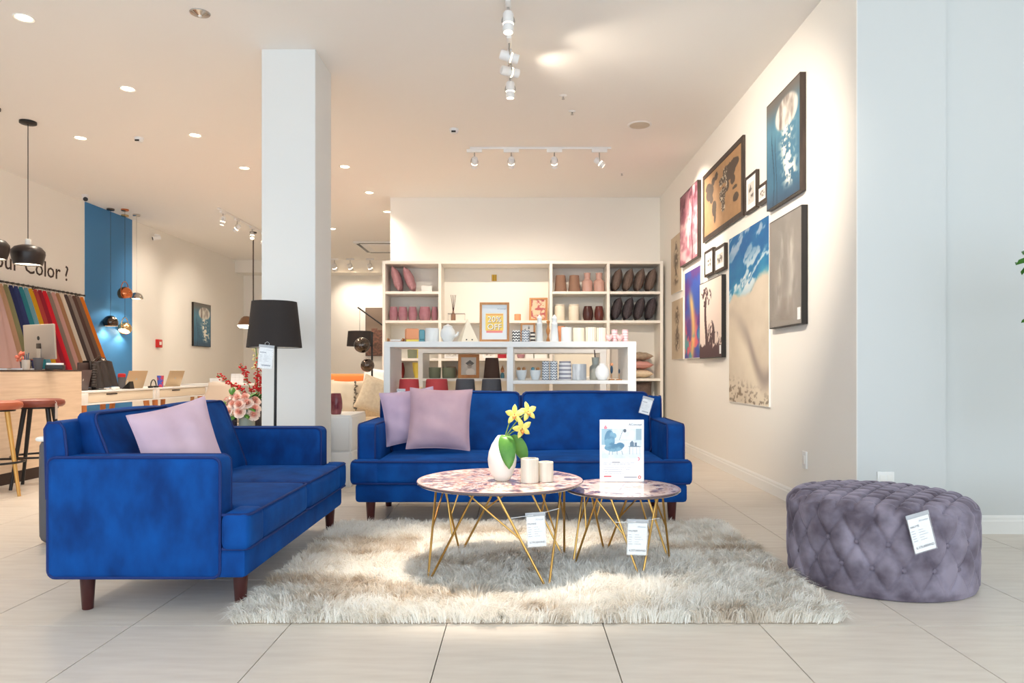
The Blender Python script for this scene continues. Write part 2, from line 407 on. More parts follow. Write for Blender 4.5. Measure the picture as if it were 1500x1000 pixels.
part('panel', MB().box(-.6, .6, -.6, .6, -.03, 0, .01), M_spotw, t)
for a in range(4): part('slot', MB().box(-.5, .5, -.56, -.5, -.034, -.028, .002), M_black, t, rot=(0, 0, a * PI / 2))
part('grille', MB().box(-.36, .36, -.36, .36, -.036, -.028, .004), M_ceil, t)
def cctv(loc, label, rz):
    t = thing('security_camera', label, 'camera', loc, rz)
    part('base', MB().lathe([(.045, 0), (.045, -.02), (.03, -.03)], 20), M_spotw, t)
    part('body', MB().cyl((0, .045, -.045), (0, -.075, -.075), .038, .036, 20), M_spotw, t)
    part('lens', MB().cyl((0, -.074, -.0745), (0, -.079, -.0757), .03, .03, 20), M_black, t)
cctv((-6.05, 10.0, CEIL), 'white security camera with black lens at the ceiling by the blue wall strip', .6)
cctv((-6.2, 12.3, 3.3), 'white security camera on the cream wall past the blue strip', -.9)
# pendants over the counter
def cord_canopy(t, drop, m, cm, rcan=.06, r=.003, off=0):
    part('canopy', MB().lathe([(rcan, 0), (rcan, -.022), (rcan * .9, -.027), (.008, -.03)], 24), m, t)
    part('cord', MB().cyl((0, 0, -.02), (0, 0, -drop), r, r, 8), cm, t)
M_lampin = mat('lamp_inner', (255, 236, 205), .5, emit=6)
def dark_pendant(px, Y, label):
    t = thing('pendant_lamp', label, 'pendant lamp', (WX(px, Y), Y, CEIL), group='black pendants over the counter')
    zb, zt_ = 2.01 - CEIL, 2.205 - CEIL
    cord_canopy(t, -zt_ - .03, M_black, M_black, .075, .004)
    part('cap', MB().lathe([(.012, zt_ + .06), (.024, zt_ + .055), (.026, zt_ - .005)], 20), M_matte, t)
    part('shade', MB().lathe([(.02, zt_), (.06, zt_ - .002), (.115, zt_ - .022), (.145, zt_ - .06), (.148, zt_ - .09), (.135, zt_ - .15), (.122, zb), (.114, zb), (.126, zt_ - .14), (.13, zt_ - .09), (.1, zt_ - .04)], 36), mat('black_enamel', (44, 36, 34), .35), t)
    part('diffuser', MB().lathe([(0, zb + .012), (.116, zb + .012)], 28), M_lampin, t)
    spot(t, (0, 0, zb - .01), (0, 0, 0), 25, 120, .6)
dark_pendant(41, 7.05, 'black bowl pendant lamp with white cap, the one towards the blue wall strip')
dark_pendant(-13, 6.67, 'black bowl pendant lamp over the counter, the one on the tan stool side')
def ball_pendant(px, Y, py, m, label, kind, r=.105, cm=None, tilt=0, glow=True, X=None):
    X = WX(px, Y) if X is None else X; z = WZ(py, Y) - CEIL
    t = thing('pendant_lamp', label, 'pendant lamp', (X, Y, CEIL), group='metal globe pendants')
    hoop = kind == 'hoop'
    top = z + (r * 1.75 if hoop else r)
    cord_canopy(t, -top, m, cm or M_black, .055, .003)
    prof = [(r * math.sin(a), r * math.cos(a)) for a in np.linspace(.05, 2.15 if kind != 'dome' else 1.62, 18)]
    prof += [(q[0] * .96, q[1] * .96) for q in prof[::-1]]
    M = Matrix.Translation((0, 0, z)) @ Matrix.Rotation(tilt, 4, 'X')
    part('shade', MB().lathe(prof, 28, M), m, t)
    zz = r * math.cos(2.1 if kind != 'dome' else 1.6); part('bulb', MB().lathe([(0, zz + .006), (r * .8, zz + .01), (r * .6, zz + .05)], 20, M), M_bulb if glow else M_lampin, t)
    if hoop: part('hoop', MB().tube([(0, r * 1.08 * math.cos(a), z + r * .1 + r * 1.65 * math.sin(a)) for a in np.linspace(0, PI, 17)], .006, 8), m, t)
    d = bpy.data.lights.new('lamp', 'SPOT'); d.energy = 9; d.spot_size = 2.2; d.color = WARM; d.shadow_soft_size = .04
    o = bpy.data.objects.new('lamp', d); COL.objects.link(o); o.parent = t; o.location = (0, 0, z - r * .7)
ball_pendant(162, 10.86, 472, M_smoke, 'smoked chrome globe pendant lamp hanging by the blue wall', 'ball')
ball_pendant(183, 10.9, 430, M_copper, 'copper pendant lamp with hoop handle by the blue wall', 'hoop', tilt=.25)
ball_pendant(183, 11.3, 481, mat('pale_brass', (225, 190, 140), .2, 1), 'low pale brass pendant lamp with hoop and white glow', 'hoop', tilt=-.5, r=.1)
ball_pendant(200, 11.26, 437, M_chrome, 'silver dome pendant lamp beside the copper one', 'dome', r=.095, cm=M_alu)
t = thing('pendant_lamp', 'brown metal dome pendant lamp on a rod behind the black shade', 'pendant lamp', (WX(371, 12.7), 12.7, CEIL))
part('canopy', MB().lathe([(.06, 0), (.06, -.02), (.01, -.028)], 20), M_smoke, t); z = WZ(472, 12.7) - CEIL
part('rod', MB().cyl((0, 0, -.02), (0, 0, z + .03), .011, .011, 8), M_smoke, t); part('joint', MB().cyl((-.05, 0, z + .03), (.03, 0, z + .03), .018), M_smoke, t)
M = Matrix.Translation((-.12, 0, z))
part('shade', MB().lathe([(.01, .11), (.05, .105), (.09, .07), (.125, .01), (.155, -.045), (.15, -.05), (.115, .005)], 32, M), mat('bronze', (142, 112, 92), .3, 1), t)
part('diffuser', MB().lathe([(.12, -.048), (.15, -.052), (.148, -.07), (.11, -.1), (.0, -.112)], 28, M), M_lampin, t)
spot(t, (-.12, 0, z - .12), (0, 0, 0), 20, 130)
# ------------------------------------------------------------------ sofas
def rrect(a0, a1, b0, b1, r, n=5):
    pts = []
    for (ca, cb, s) in ((a1 - r, b1 - r, 0), (a0 + r, b1 - r, 1), (a0 + r, b0 + r, 2), (a1 - r, b0 + r, 3)):
        for k in range(n + 1):
            th = PI / 2 * (s + k / n); pts.append((ca + r * math.cos(th), cb + r * math.sin(th)))
    return pts
def dense(pts, step=.05):
    out = []
    for i in range(len(pts)):
        a = Vector(pts[i]); b = Vector(pts[(i + 1) % len(pts)]); n = max(1, int((b - a).length / step))
        out += [a.lerp(b, k / n) for k in range(n)]
    return out
def sofa(W, label, loc, rz, back_top=.79):
    t = thing('velvet_sofa', label, 'sofa', loc, rz)
    hw = W / 2; aw = .13; zb, za, zc0, zc1 = .148, .632, .262, .412
    part('base', MB().box(-hw + .012, hw - .012, .022, .79, zb, zc0 + .004, .02), M_velvet, t)
    for s in (-1, 1):
        xo, xi = s * hw, s * (hw - aw)
        a = part('arm', MB().soft(aw / 2, .346, (za - zb) / 2, .03, 8, (.006, 0, 0), M=Matrix.Translation(((xo + xi) / 2, .118 + .346, (za + zb) / 2))), M_velvet, t)
        mb = MB()
        for xx in (xo - s * .012, xi + s * .012):
            mb.tube([(xx, p, q) for p, q in rrect(.123, .805, zb + .004, za - .004, .03)], .0065, 6, True)
        part('piping', mb, M_pipe, a)
    fr = MB()
    def wf(x, y, z):
        s = (z + .31) / .62; return (x, .755 + y * (1.1 - .35 * s) + .04 * s, zb + s * (back_top - .02 - zb))
    b = part('back', fr.soft(hw - .025, .055, .31, .025, 8, warp=wf), M_velvet, t)
    mb = MB()
    for s in (-1, 1):
        e = s * (hw - .034); mb.tube([wf(e, -.05, .02), wf(e, -.052, .2), wf(e, -.05, .28), wf(e, -.03, .305), wf(e, .03, .305), wf(e, .05, .28), wf(e, .052, 0)], .006, 6)
    part('piping', mb, M_pipe, b)
    cw = (W - 2 * aw) / 2
    for s in (-1, 1):
        # T-shaped seat cushion that wraps in front of the arm
        x0, x1 = (0, hw - aw) if s > 0 else (-(hw - aw), 0)
        mb = MB().soft((x1 - x0) / 2 - .002, .335, (zc1 - zc0) / 2, .035, 10, (0, .012, .016), M=Matrix.Translation(((x0 + x1) / 2, .335, (zc0 + zc1) / 2)))
        ex = s * (hw - aw / 2 - .012)
        mb.soft(aw / 2 + .03, .056, (zc1 - zc0) / 2, .028, 6, (0, .004, .004), M=Matrix.Translation((ex, .056, (zc0 + zc1) / 2)))
        c = part('seat_cushion', mb, M_velvet, t)
        xo = s * (hw + .004); xm = s * .004; xa = s * (hw - aw + .006); pm = MB()
        for z in (zc1 - .008, zc0 + .008):
            path = [(xm, .5), (xm, .03), (xm + s * .02, .004), (xo - s * .03, .002), (xo - s * .006, .012), (xo, .035), (xo, .108)]
            pm.tube(dense([(p[0], p[1], z) for p in path], .06)[:-1] if False else [(p[0], p[1], z) for p in path], .0062, 6)
        part('piping', pm, M_pipe, c)
        # leaning back cushion
        hb = .205; xc = s * (cw / 2 + .001)
        def wc(x, y, z, xc=xc):
            u = (z + hb) / (2 * hb); return (xc + x, .545 + .155 * u + (y + .075) * (1.25 - .72 * u), .395 + u * (back_top + .008 - .395))
        c = part('back_cushion', MB().soft(cw / 2 - .004, .075, hb, .035, 10, (0, .022, .008), warp=wc), M_velvet, t)
        e = cw / 2 - .008
        part('piping', MB().tube([wc(p, -.07, q) for p, q in rrect(-e, e, -hb + .004, hb - .004, .045)], .006, 6, True), M_pipe, c)
    for sx in (-1, 1):
        for y in (.075, .70):
            part('leg', MB().lathe([(0, 0), (.019, 0), (.021, .003), (.031, zb + .01)], 20), M_leg, t, (sx * (hw - .1), y, 0))
    return t
sofa(1.58, 'blue velvet two-seater sofa facing the coffee tables, one pink cushion on it', (-1.062, 3.62, 0), PI / 2)
sofa(2.10, 'blue velvet three-seater sofa in front of the white shelf, two pink cushions on it', (.015, 4.45, 0), 0, .812)

def pillow_mb(sz, th, n=26, seed=0, pinch=.07):
    mb = MB()
    for side in (-1, 1):
        def fn(a, b, side=side):
            u, v = 2 * a - 1, 2 * b - 1
            e = (1 - abs(u) ** 2.6) * (1 - abs(v) ** 2.6)
            k = 1 - pinch * (1 - abs(v) ** 2) * abs(u) ** 2; k2 = 1 - pinch * (1 - abs(u) ** 2) * abs(v) ** 2
            wr = .008 * math.sin(6 * u + 5 * v + seed) * math.sin(4 * v - 3 * u + seed) * e
            return (u * sz / 2 * k, side * (th / 2 * max(e, 0) ** .55 + .002) + wr, v * sz / 2 * k2)
        mb.grid(n, n, fn)
    rim = []
    for k in range(4 * n):
        q, f = divmod(k, n); f = 2 * f / n - 1
        u, v = [(f, -1), (1, f), (-f, 1), (-1, -f)][q]
        k1 = 1 - pinch * (1 - v * v) * u * u; k2 = 1 - pinch * (1 - u * u) * v * v
        rim.append((u * sz / 2 * k1, 0, v * sz / 2 * k2))
    pp = MB().tube(rim, .0035, 6, True)
    return mb, pp
def pillow(label, loc, rot, sz, th, m, seed=0, group=None, name='throw_pillow', pm=None):
    t = thing(name, label, 'cushion', loc, group=group, rot=rot)
    a, b = pillow_mb(sz, th, 26, seed)
    part('cover', a, m, t); part('seam', b, pm or m, t)
    return t
pillow('pale pink velvet cushion leaning in the corner of the two-seater sofa', (-1.51, 3.19, .645), (-.22, -.2, .95), .36, .12, mat('pink_velvet', (202, 172, 188), .8, c2=(216, 188, 202), scale=4, sheen=.4, stint=(240, 220, 232), bump=.15, bscale=14), 1)
pillow('large mauve velvet cushion on the three-seater sofa', (WX(644, 4.79), 4.79, .65), (-.30, .03, .02), .42, .16, M_mauve, 2)
pillow('smaller lilac cushion half behind the mauve one on the three-seater sofa', (-.745, 4.915, .66), (-.24, -.12, .26), .37, .11, M_lilac, 3)

# ------------------------------------------------------------------ shag rug
def rug():
    x0, x1, y0, y1 = -1.09, 1.235, 2.76, 4.42
    t = thing('shag_rug', 'cream and taupe long-pile shag rug under the coffee tables', 'rug', ((x0 + x1) / 2, (y0 + y1) / 2, 0))
    part('backing', MB().box(x0 - (x0 + x1) / 2, x1 - (x0 + x1) / 2, y0 - (y0 + y1) / 2, y1 - (y0 + y1) / 2, .001, .012, .004), mat('rug_backing', (196, 182, 164), .9), t)
    R = np.random.default_rng(3); nc = 14000; nb = 13; hw, hd = (x1 - x0) / 2, (y1 - y0) / 2
    cx = R.uniform(-hw, hw, nc); cy = R.uniform(-hd, hd, nc)
    k = 900; per = R.uniform(0, 1, k); sel = R.integers(0, 4, k)
    ex = np.where(sel == 0, -hw, np.where(sel == 1, hw, (per * 2 - 1) * hw)); ey = np.where(sel == 2, -hd, np.where(sel == 3, hd, (per * 2 - 1) * hd))
    cx = np.concatenate([cx, ex]); cy = np.concatenate([cy, ey]); nc = len(cx)
    fl = (fbm(cx * 3 + 20, cy * 3 + 20, 5) - .5) * 14 + R.normal(0, .7, nc)
    ln = .05 + .02 * R.uniform(-1, 1, nc)
    lean = R.uniform(.5, 1.1, nc)
    lx = np.cos(fl) * lean; ly = np.sin(fl) * lean
    for d, c, h in ((lx, cx, hw), (ly, cy, hd)):
        near = ss(h - .07, h, np.abs(c)); d += np.sign(c) * near * .35; out = np.sign(c) * d < 0
        d[(near > .5) & out] *= -.5
    # one shade per clump: soft patches and some random taupe tufts
    patch = fbm(cx * 2.6 + 9, cy * 5.2 + 3, 11, 4); fine = fbm(cx * 14 + 2, cy * 20 + 7, 23, 3)
    tt = np.clip(ss(.50, .68, patch) * .55 + ss(.52, .75, fine) * .35 - .09 + R.normal(0, .08, nc), 0, 1)
    bx = np.repeat(cx, nb) + R.normal(0, .009, nc * nb); by = np.repeat(cy, nb) + R.normal(0, .009, nc * nb)
    L = np.repeat(ln, nb) * R.uniform(.75, 1.15, nc * nb); dx = np.repeat(lx, nb) + R.normal(0, .22, nc * nb); dy = np.repeat(ly, nb) + R.normal(0, .22, nc * nb)
    wv = R.uniform(.0010, .0021, nc * nb); pa = R.uniform(0, PI, nc * nb); wx = np.cos(pa) * wv; wy = np.sin(pa) * wv
    N = nc * nb; V = np.zeros((N, 5, 3), np.float32)
    mx, my, mz = bx + dx * L * .28, by + dy * L * .28, .008 + L * .62; tx, ty = bx + dx * L * .85, by + dy * L * .85
    tz = .008 + L * np.sqrt(np.clip(1 - .45 * (dx * dx + dy * dy), .12, 1)) * .92
    for i, (a, b, c, s) in enumerate(((bx, by, .006, -1), (bx, by, .006, 1), (mx, my, mz, 1), (mx, my, mz, -1))):
        V[:, i, 0] = a + s * wx; V[:, i, 1] = b + s * wy; V[:, i, 2] = c
    V[:, 4, 0], V[:, 4, 1], V[:, 4, 2] = tx, ty, tz
    base = (np.arange(N) * 5)[:, None]
    quads = base + np.array([0, 1, 2, 3]); tris = base + np.array([3, 2, 4])
    me = bpy.data.meshes.new('pile'); me.vertices.add(N * 5); me.vertices.foreach_set('co', V.ravel())
    loops = np.concatenate([quads.ravel(), tris.ravel()]); me.loops.add(len(loops)); me.loops.foreach_set('vertex_index', loops.astype(np.int32))
    st = np.concatenate([np.arange(N) * 4, N * 4 + np.arange(N) * 3]).astype(np.int32)
    me.polygons.add(2 * N); me.polygons.foreach_set('loop_start', st)
    me.update(calc_edges=True); me.validate()
    tb = np.clip(np.repeat(tt, nb) + R.normal(0, .1, N), 0, 1)
    rgb = mixc((255, 254, 250), (200, 182, 160), tb)
    setcol(me, np.repeat(rgb, 5, axis=0))
    fm = bpy.data.materials.new('shag_pile'); fm.use_nodes = True; nt = fm.node_tree; nt.nodes.remove(nt.nodes['Principled BSDF'])
    at, df, tr, mx = (nt.nodes.new('ShaderNode' + q) for q in ('Attribute', 'BsdfDiffuse', 'BsdfTranslucent', 'MixShader')); at.attribute_name = 'Col'; mx.inputs[0].default_value = .42
    for q in (df, tr): nt.links.new(at.outputs['Color'], q.inputs['Color'])
    nt.links.new(df.outputs[0], mx.inputs[1]); nt.links.new(tr.outputs[0], mx.inputs[2]); nt.links.new(mx.outputs[0], nt.nodes['Material Output'].inputs[0])
    me.materials.append(fm)
    o = link('pile', me, t); o['kind'] = 'stuff'
rug()

# ------------------------------------------------------------------ coffee tables
def mandala(x, y, seed):
    r = np.hypot(x, y); th = np.arctan2(y, x); k = 12; a = np.abs(((th * k / (2 * PI)) % 1) - .5) * 2
    px, py = r * 6 + seed, a * (.8 + r * 2.2)
    n1 = fbm(px, py, seed, 4); n2 = fbm(px * 2.3 + 5, py * 2.3, seed + 9, 3); n3 = fbm(x * 6 + 9, y * 6 + 4, seed + 3, 4)
    c = mixc((248, 222, 208), (214, 146, 124), ss(.48, .64, n1)); c = mixc(c, C((252, 244, 236), r), ss(.48, .62, n2))
    c = mixc(c, C((58, 48, 74), r), ss(.5, .58, n3) * ss(.4, .8, r) * ss(.36, .5, n2) * .85); c = mixc(c, C((120, 70, 60), r), (np.abs(n1 - .5) < .018) * .7)
    c = mixc(c, C((70, 60, 90), r), ss(.6, .66, n1) * .8)
    return mixc(c, C((225, 190, 178), r), (r > .955) * 1.0)
def coffee_table(label, loc, R, ht, Rf, rot, seed):
    t = thing('coffee_table', label, 'table', loc)
    top = part('table_top', MB().lathe([(0, ht - .014), (R - .006, ht - .014), (R, ht - .009), (R, ht - .003), (R - .003, ht - .0012), (0, ht - .0012)], 96), mat('glass_edge', (96, 82, 86), .1, coat=1), t)
    nr, nt = 60, 240
    rr = np.linspace(0, 1, nr + 1)[1:]; th = np.linspace(0, 2 * PI, nt, endpoint=False); g, q = np.meshgrid(rr, th, indexing='ij')
    X = np.concatenate([[0], (g * np.cos(q)).ravel()]); Y = np.concatenate([[0], (g * np.sin(q)).ravel()])
    co = np.stack([X * (R - .003), Y * (R - .003), np.full_like(X, ht)], -1)
    fs = [(0, 1 + k, 1 + (k + 1) % nt) for k in range(nt)] + [(1 + i * nt + k, 1 + (i + 1) * nt + k, 1 + (i + 1) * nt + (k + 1) % nt, 1 + i * nt + (k + 1) % nt) for i in range(nr - 1) for k in range(nt)]
    me = bpy.data.meshes.new('printed_glass'); me.from_pydata(co.tolist(), [], fs); setcol(me, mandala(X, Y, seed)); me.materials.append(mat('printed_glass', (255, 255, 255), .35, attr='Col', coat=1))
    link('printed_glass', me, top)
    rim = Rf * .80; zt = ht - .018
    part('ring', MB().tube([(rim * math.cos(a), rim * math.sin(a), zt) for a in np.linspace(0, 2 * PI, 49)[:-1]], .005, 8, True), M_brass, t)
    sp = .62
    for k in range(4):
        a = rot + k * PI / 2; foot = Vector((Rf * math.cos(a), Rf * math.sin(a), .02)); mb = MB()
        pt = lambda b: Vector((rim * math.cos(a + b), rim * math.sin(a + b), zt))
        tan = Vector((-math.sin(a), math.cos(a), 0)) * .007
        mb.cyl(foot - tan, pt(-sp), .0055, n=8); mb.cyl(foot + tan, pt(sp), .0055, n=8)
        mid = (foot + tan).lerp(pt(sp), .52); mb.cyl(mid, pt(sp * .12), .0042, n=8)
        mid = (foot - tan).lerp(pt(-sp), .52); mb.cyl(mid, pt(-sp * 1.75), .0042, n=8)
        mb.ball(foot, .008, 8, 6)
        part('leg', mb, M_brass, t)
    return t
coffee_table('larger round coffee table with patterned glass top and thin brass rod legs', (-.09, 3.46, 0), .40, .449, .385, math.atan2(3.245 - 3.46, -.408 + .09), 3)
coffee_table('smaller lower round coffee table tucked beside the larger one, brass rod legs', (.51, 3.545, 0), .285, .397, .25, math.atan2(3.494 - 3.545, .27 - .51), 8)

def price_tag(label, loc, rot, wd, ht, title, price, hang=True):
    t = thing('price_tag', label, 'price tag', loc, rot=rot)
    part('card', MB().box(-wd / 2, wd / 2, -.0006, .0006, -ht, -.018, 0), M_paper, t)
    s = part('sleeve', MB().box(-wd / 2 - .005, wd / 2 + .005, -.0022, -.0014, -ht - .004, 0, 0), M_glass, t)
    part('clip_strip', MB().box(-wd / 2 - .005, wd / 2 + .005, -.003, .001, -.017, 0, .0008), mat('clear_strip', (196, 200, 206), .2, alpha=.75), s)
    r = (PI / 2, 0, 0); y = -.0012; k = wd / .08
    text('lettering', 'AConcept', .0085 * k, M_greyink, t, (.0, y, -.030 * ht / .13), r)
    if title: text('lettering', title, .0095 * k, M_ink, t, (-wd * .46, y, -.046 * ht / .13), r)
    ln = MB()
    for q, (a, b) in enumerate(((-.46, -.3), (-.46, -.26), (-.46, -.3), (-.46, -.28), (-.46, -.24))):
        z = -(.058 + .0085 * q) * ht / .13
        ln.box(a * wd, b * wd, y, y + .0004, z, z + .002 * k); ln.box(-.12 * wd, (.1 + .3 * ((q * 7) % 3) / 3) * wd, y, y + .0004, z + .0005, z + .002 * k)
    if not price:
        ln.box(-.44 * wd, .02 * wd, y, y + .0004, -.046 * ht / .13, -.04 * ht / .13); ln.box(-.25 * wd, .4 * wd, y, y + .0004, -.118 * ht / .13, -.11 * ht / .13)
    part('fine_print', ln, M_greyink, t, smooth=False)
    if price: text('lettering', price, .0115 * k, M_ink, t, (wd * .46, y, -.118 * ht / .13), r, 'RIGHT')
    if hang == 2: part('string', MB().tube([(-.11, -.055, -.006), (0, .003, -.012), (.11, .06, -.004)], .0012, 5), M_paper, t)
    elif hang: part('string', MB().tube([(-.012, 0, -.004), (-.014, .004, .012), (0, .006, .022), (.014, .004, .012), (.012, 0, -.004)], .0008, 5), M_paper, t)
    return t
price_tag('white price tag hanging from the larger brass coffee table', (.072, 3.145, .352), (.02, -.06, .05), .079, .15, 'PALMIDE', '6.770.000VND', 2)
price_tag('white price tag hanging from the smaller brass coffee table', (.545, 3.285, .292), (0, .03, 0), .088, .162, 'PALMIDE', '6.357.000VND', 2)

# ---- on the tables
t = thing('egg_vase', 'white egg-shaped vase on the larger coffee table', 'vase', (WX(735.5, 3.42), 3.42, .4495))
part('body', MB().lathe([(0, 0), (.026, 0), (.036, .004), (.052, .03), (.0655, .07), (.069, .1), (.064, .135), (.05, .172), (.031, .202), (.02, .215), (.017, .214), (.024, .2), (.04, .17), (.05, .13)], 48), mat('egg_ceramic', (243, 240, 232), .4), t)
def orchid():
    t = thing('orchid_sprig', 'yellow orchid sprig with two green leaves in the egg vase', 'flower', (WX(737, 3.42), 3.415, .66))
    my = mat('orchid_yellow', (222, 210, 88), .5, c2=(238, 228, 136), scale=40); ml = mat('orchid_lip', (214, 150, 60), .5, c2=(170, 80, 50), scale=60); ms = mat('orchid_stem', (120, 150, 60), .5)
    fl = [((.055, -.03, .105), (-.1, .2)), ((.118, -.01, .118), (.4, .25)), ((.09, -.05, .042), (.2, -.15))]
    for k, (p, aim) in enumerate(fl):
        part('stem', MB().tube([(0, .005, -.08), (.006, 0, -.01), (p[0] * .5, p[1] * .4, p[2] * .55), (p[0], p[1] + .008, p[2])], [.003, .003, .0025, .002], 8), ms, t)
        f = link('flower', MB().ball((0, 0, 0), .006, 10, 8).mesh('flower', ml), t, p, (-aim[1], 0, aim[0]))
        for j in range(5):
            a = PI / 2 + j * 2 * PI / 5 + .15 * k; ln = .05 if j % 2 == 0 else .046; wd = .0145 if j in (1, 4) else .012
            def pf(u, v, a=a, ln=ln, wd=wd):
                s = (u * 2 - 1); ww = wd * math.sin(PI * min(1, v * .93 + .06)) ** .75
                rr = v * ln; xx = s * ww; dep = -.016 * v + .03 * v * v * .6 - .004 * (1 - s * s)
                return (rr * math.cos(a) - xx * math.sin(a), dep, rr * math.sin(a) + xx * math.cos(a))
            part('petal', MB().grid(8, 10, pf), my, f)
        part('lip', MB().grid(6, 8, lambda u, v: ((u * 2 - 1) * .011 * math.sin(PI * (v * .8 + .15)), -.006 - .022 * v + .008 * (2 * u - 1) ** 2, -.004 - .02 * v * v)), ml, f)
    for (a0, d, ln, wd) in ((.35, (.03, -.075), .15, .04), (.2, (.105, .03), .135, .04)):
        def lf(u, v, d=d, ln=ln, wd=wd):
            s = 2 * u - 1; ww = wd * math.sin(PI * min(1, (v * .92 + .07))) ** .6
            q = Vector((d[0] * (.35 + .65 * v), d[1] * v ** .6, .005 - ln * v ** 1.4))
            return (q.x + s * ww, q.y - .012 * (1 - s * s) + (0 if d[1] else -.02), q.z + .004 * s * s)
        part('leaf', MB().grid(8, 16, lf), M_leaf, t)
orchid()
M_cand = mat('ribbed_ceramic', (236, 228, 214), .55, c2=(222, 210, 192), scale=30, stretch=(1, 1, .06), bump=.3)
for (px, wd, h_, lab) in ((776, .083, .113, 'taller white ribbed candle holder on the larger coffee table'), (799.6, .07, .094, 'shorter white ribbed candle holder on the larger coffee table')):
    r = wd / 2; Yc = 3.36 if wd > .08 else 3.385
    t = thing('candle_holder', lab, 'candle', (WX(px, Yc), Yc, .4495))
    part('holder', MB().lathe([(0, 0), (r - .002, 0), (r, .002), (r, h_ - .002), (r - .002, h_), (r - .005, h_ - .001), (r - .005, h_ - .012)], 72, flute=.012, nf=24), M_cand, t)
    part('wax', MB().lathe([(0, h_ - .012), (r - .004, h_ - .012), (r - .004, h_ - .02)], 32), M_matte, t)
    part('wick', MB().cyl((0, 0, h_ - .013), (.001, 0, h_ - .002), .001), M_ink, t)
def poster(u, v):
    c = C((240, 244, 250), u)
    inp = (u > .03) & (u < .96) & (v > .37) & (v < .86)
    pu, pv = (u - .03) / .93, (v - .37) / .49
    p = mixc((226, 234, 240), (206, 220, 228), ss(.3, .7, fbm(pu * 8, pv * 3, 2)))
    p = mixc(p, C((186, 206, 216), u), (pv < .17) * .5 * fbm(pu * 14, pv * 20, 4))
    p = mixc(p, C((150, 186, 204), u), (pu < .26) & (pv > .45))                                            # dark wall strip
    p = mixc(p, C((140, 168, 182), u), ((pu > .86) & (pv > .62)) * .9)
    p = mixc(p, C((112, 140, 156), u), ((np.abs(pv - .62) < .006) & (pu > .32)) * .4)
    chair = (((pu - .2) / .13) ** 2 + ((pv - .62) / .33) ** 2 < 1) | (((pu - .3) / .23) ** 2 + ((pv - .36) / .13) ** 2 < 1) | (((pu - .46) / .11) ** 2 + ((pv - .43) / .1) ** 2 < 1) | (((pu - .31) / .06) ** 2 + ((pv - .76) / .09) ** 2 < 1)
    p = mixc(p, mixc((108, 160, 188), (66, 122, 158), ss(.35, .65, fbm(pu * 7, pv * 7, 6))), chair * 1.0)
    for a, b in ((.2, -.03), (.27, .0), (.38, .02), (.5, .05)): p = mixc(p, C((120, 150, 170), u), ((np.abs(pu - a - b * (.26 - pv) * 4) < .008) & (pv > .12) & (pv < .26)) * .9)
    tb = (((pu - .83) / .16) ** 2 + ((pv - .40) / .018) ** 2 < 1) | ((np.abs(pu - .76) < .05) & (pv > .4) & (pv < .56 + .03 * np.sin(pu * 60))) | ((np.abs(pu - .85) < .03) & (pv > .4) & (pv < .53))
    p = mixc(p, C((78, 108, 132), u), tb * .9)
    for a in (.7, .78, .88, .95): p = mixc(p, C((130, 150, 165), u), ((np.abs(pu - a) < .005) & (pv > .14) & (pv < .4)) * .8)
    p = mixc(p, C((96, 116, 130), u), ((np.abs(pu - .44 - (pv - .62) * .28) < .006) & (pv > .62) & (pv < .96)) * .9)
    p = mixc(p, C((60, 74, 88), u), ((((pu - .58) / .04) ** 2 + ((pv - .93) / .06) ** 2) < 1) * .95)
    c = np.where(inp[..., None], p, c)
    ar = ((np.abs(u - .12) + np.abs(v - .875) < .045) & (v > .855)) | ((np.abs(np.abs(v - .36) + (u - .91)) < .016) & (np.abs(v - .36) < .032))
    c = mixc(c, C((226, 110, 126), u), ar * .85)
    for k, (z, e) in enumerate(((.305, .8), (.275, .7), (.225, .72), (.185, .68), (.15, .5), (.118, .55))):
        c = mixc(c, C((168, 176, 190), u), ((np.abs(v - z) < .006) & (u > .07) & (u < e) & (vnoise(u * 60, v * 2 + k, k) > .3)) * .8)
    c = mixc(c, C((110, 116, 130), u), ((np.abs(v - .305) < .008) & (u > .27) & (u < .45)) * .8)
    c = mixc(c, C((196, 60, 74), u), ((np.abs(v - .075) < .009) & (u > .08) & (u < .26)) * 1.0)
    c = mixc(c, C((96, 102, 120), u), ((np.abs(v - .062) < .008) & (u > .55) & (u < .85)) * .9)
    rr = np.hypot((u - .91) * .72, v - .062); c = mixc(c, C((196, 92, 70), u), (np.abs(rr - .02) < .008) * 1.0)
    return c
t = thing('sign_holder', 'acrylic sign holder with armchair leaflet on the smaller coffee table', 'sign', (.532, 3.70, .3975))
part('base', MB().box(-.113, .113, -.045, .045, 0, .003, .001), M_glass, t)
part('panel', MB().box(-.114, .114, .0012, .0045, .003, .322, .0008), mat('acrylic_white', (238, 242, 246), .15), t)
art('leaflet', .222, .314, 130, 180, poster, t, (0, .0005, .006), M_printg)
text('lettering', 'AConcept', .0165, mat('logo_grey', (88, 92, 106), .6), t, (.104, -.0002, .292), (PI / 2, 0, 0), 'RIGHT')

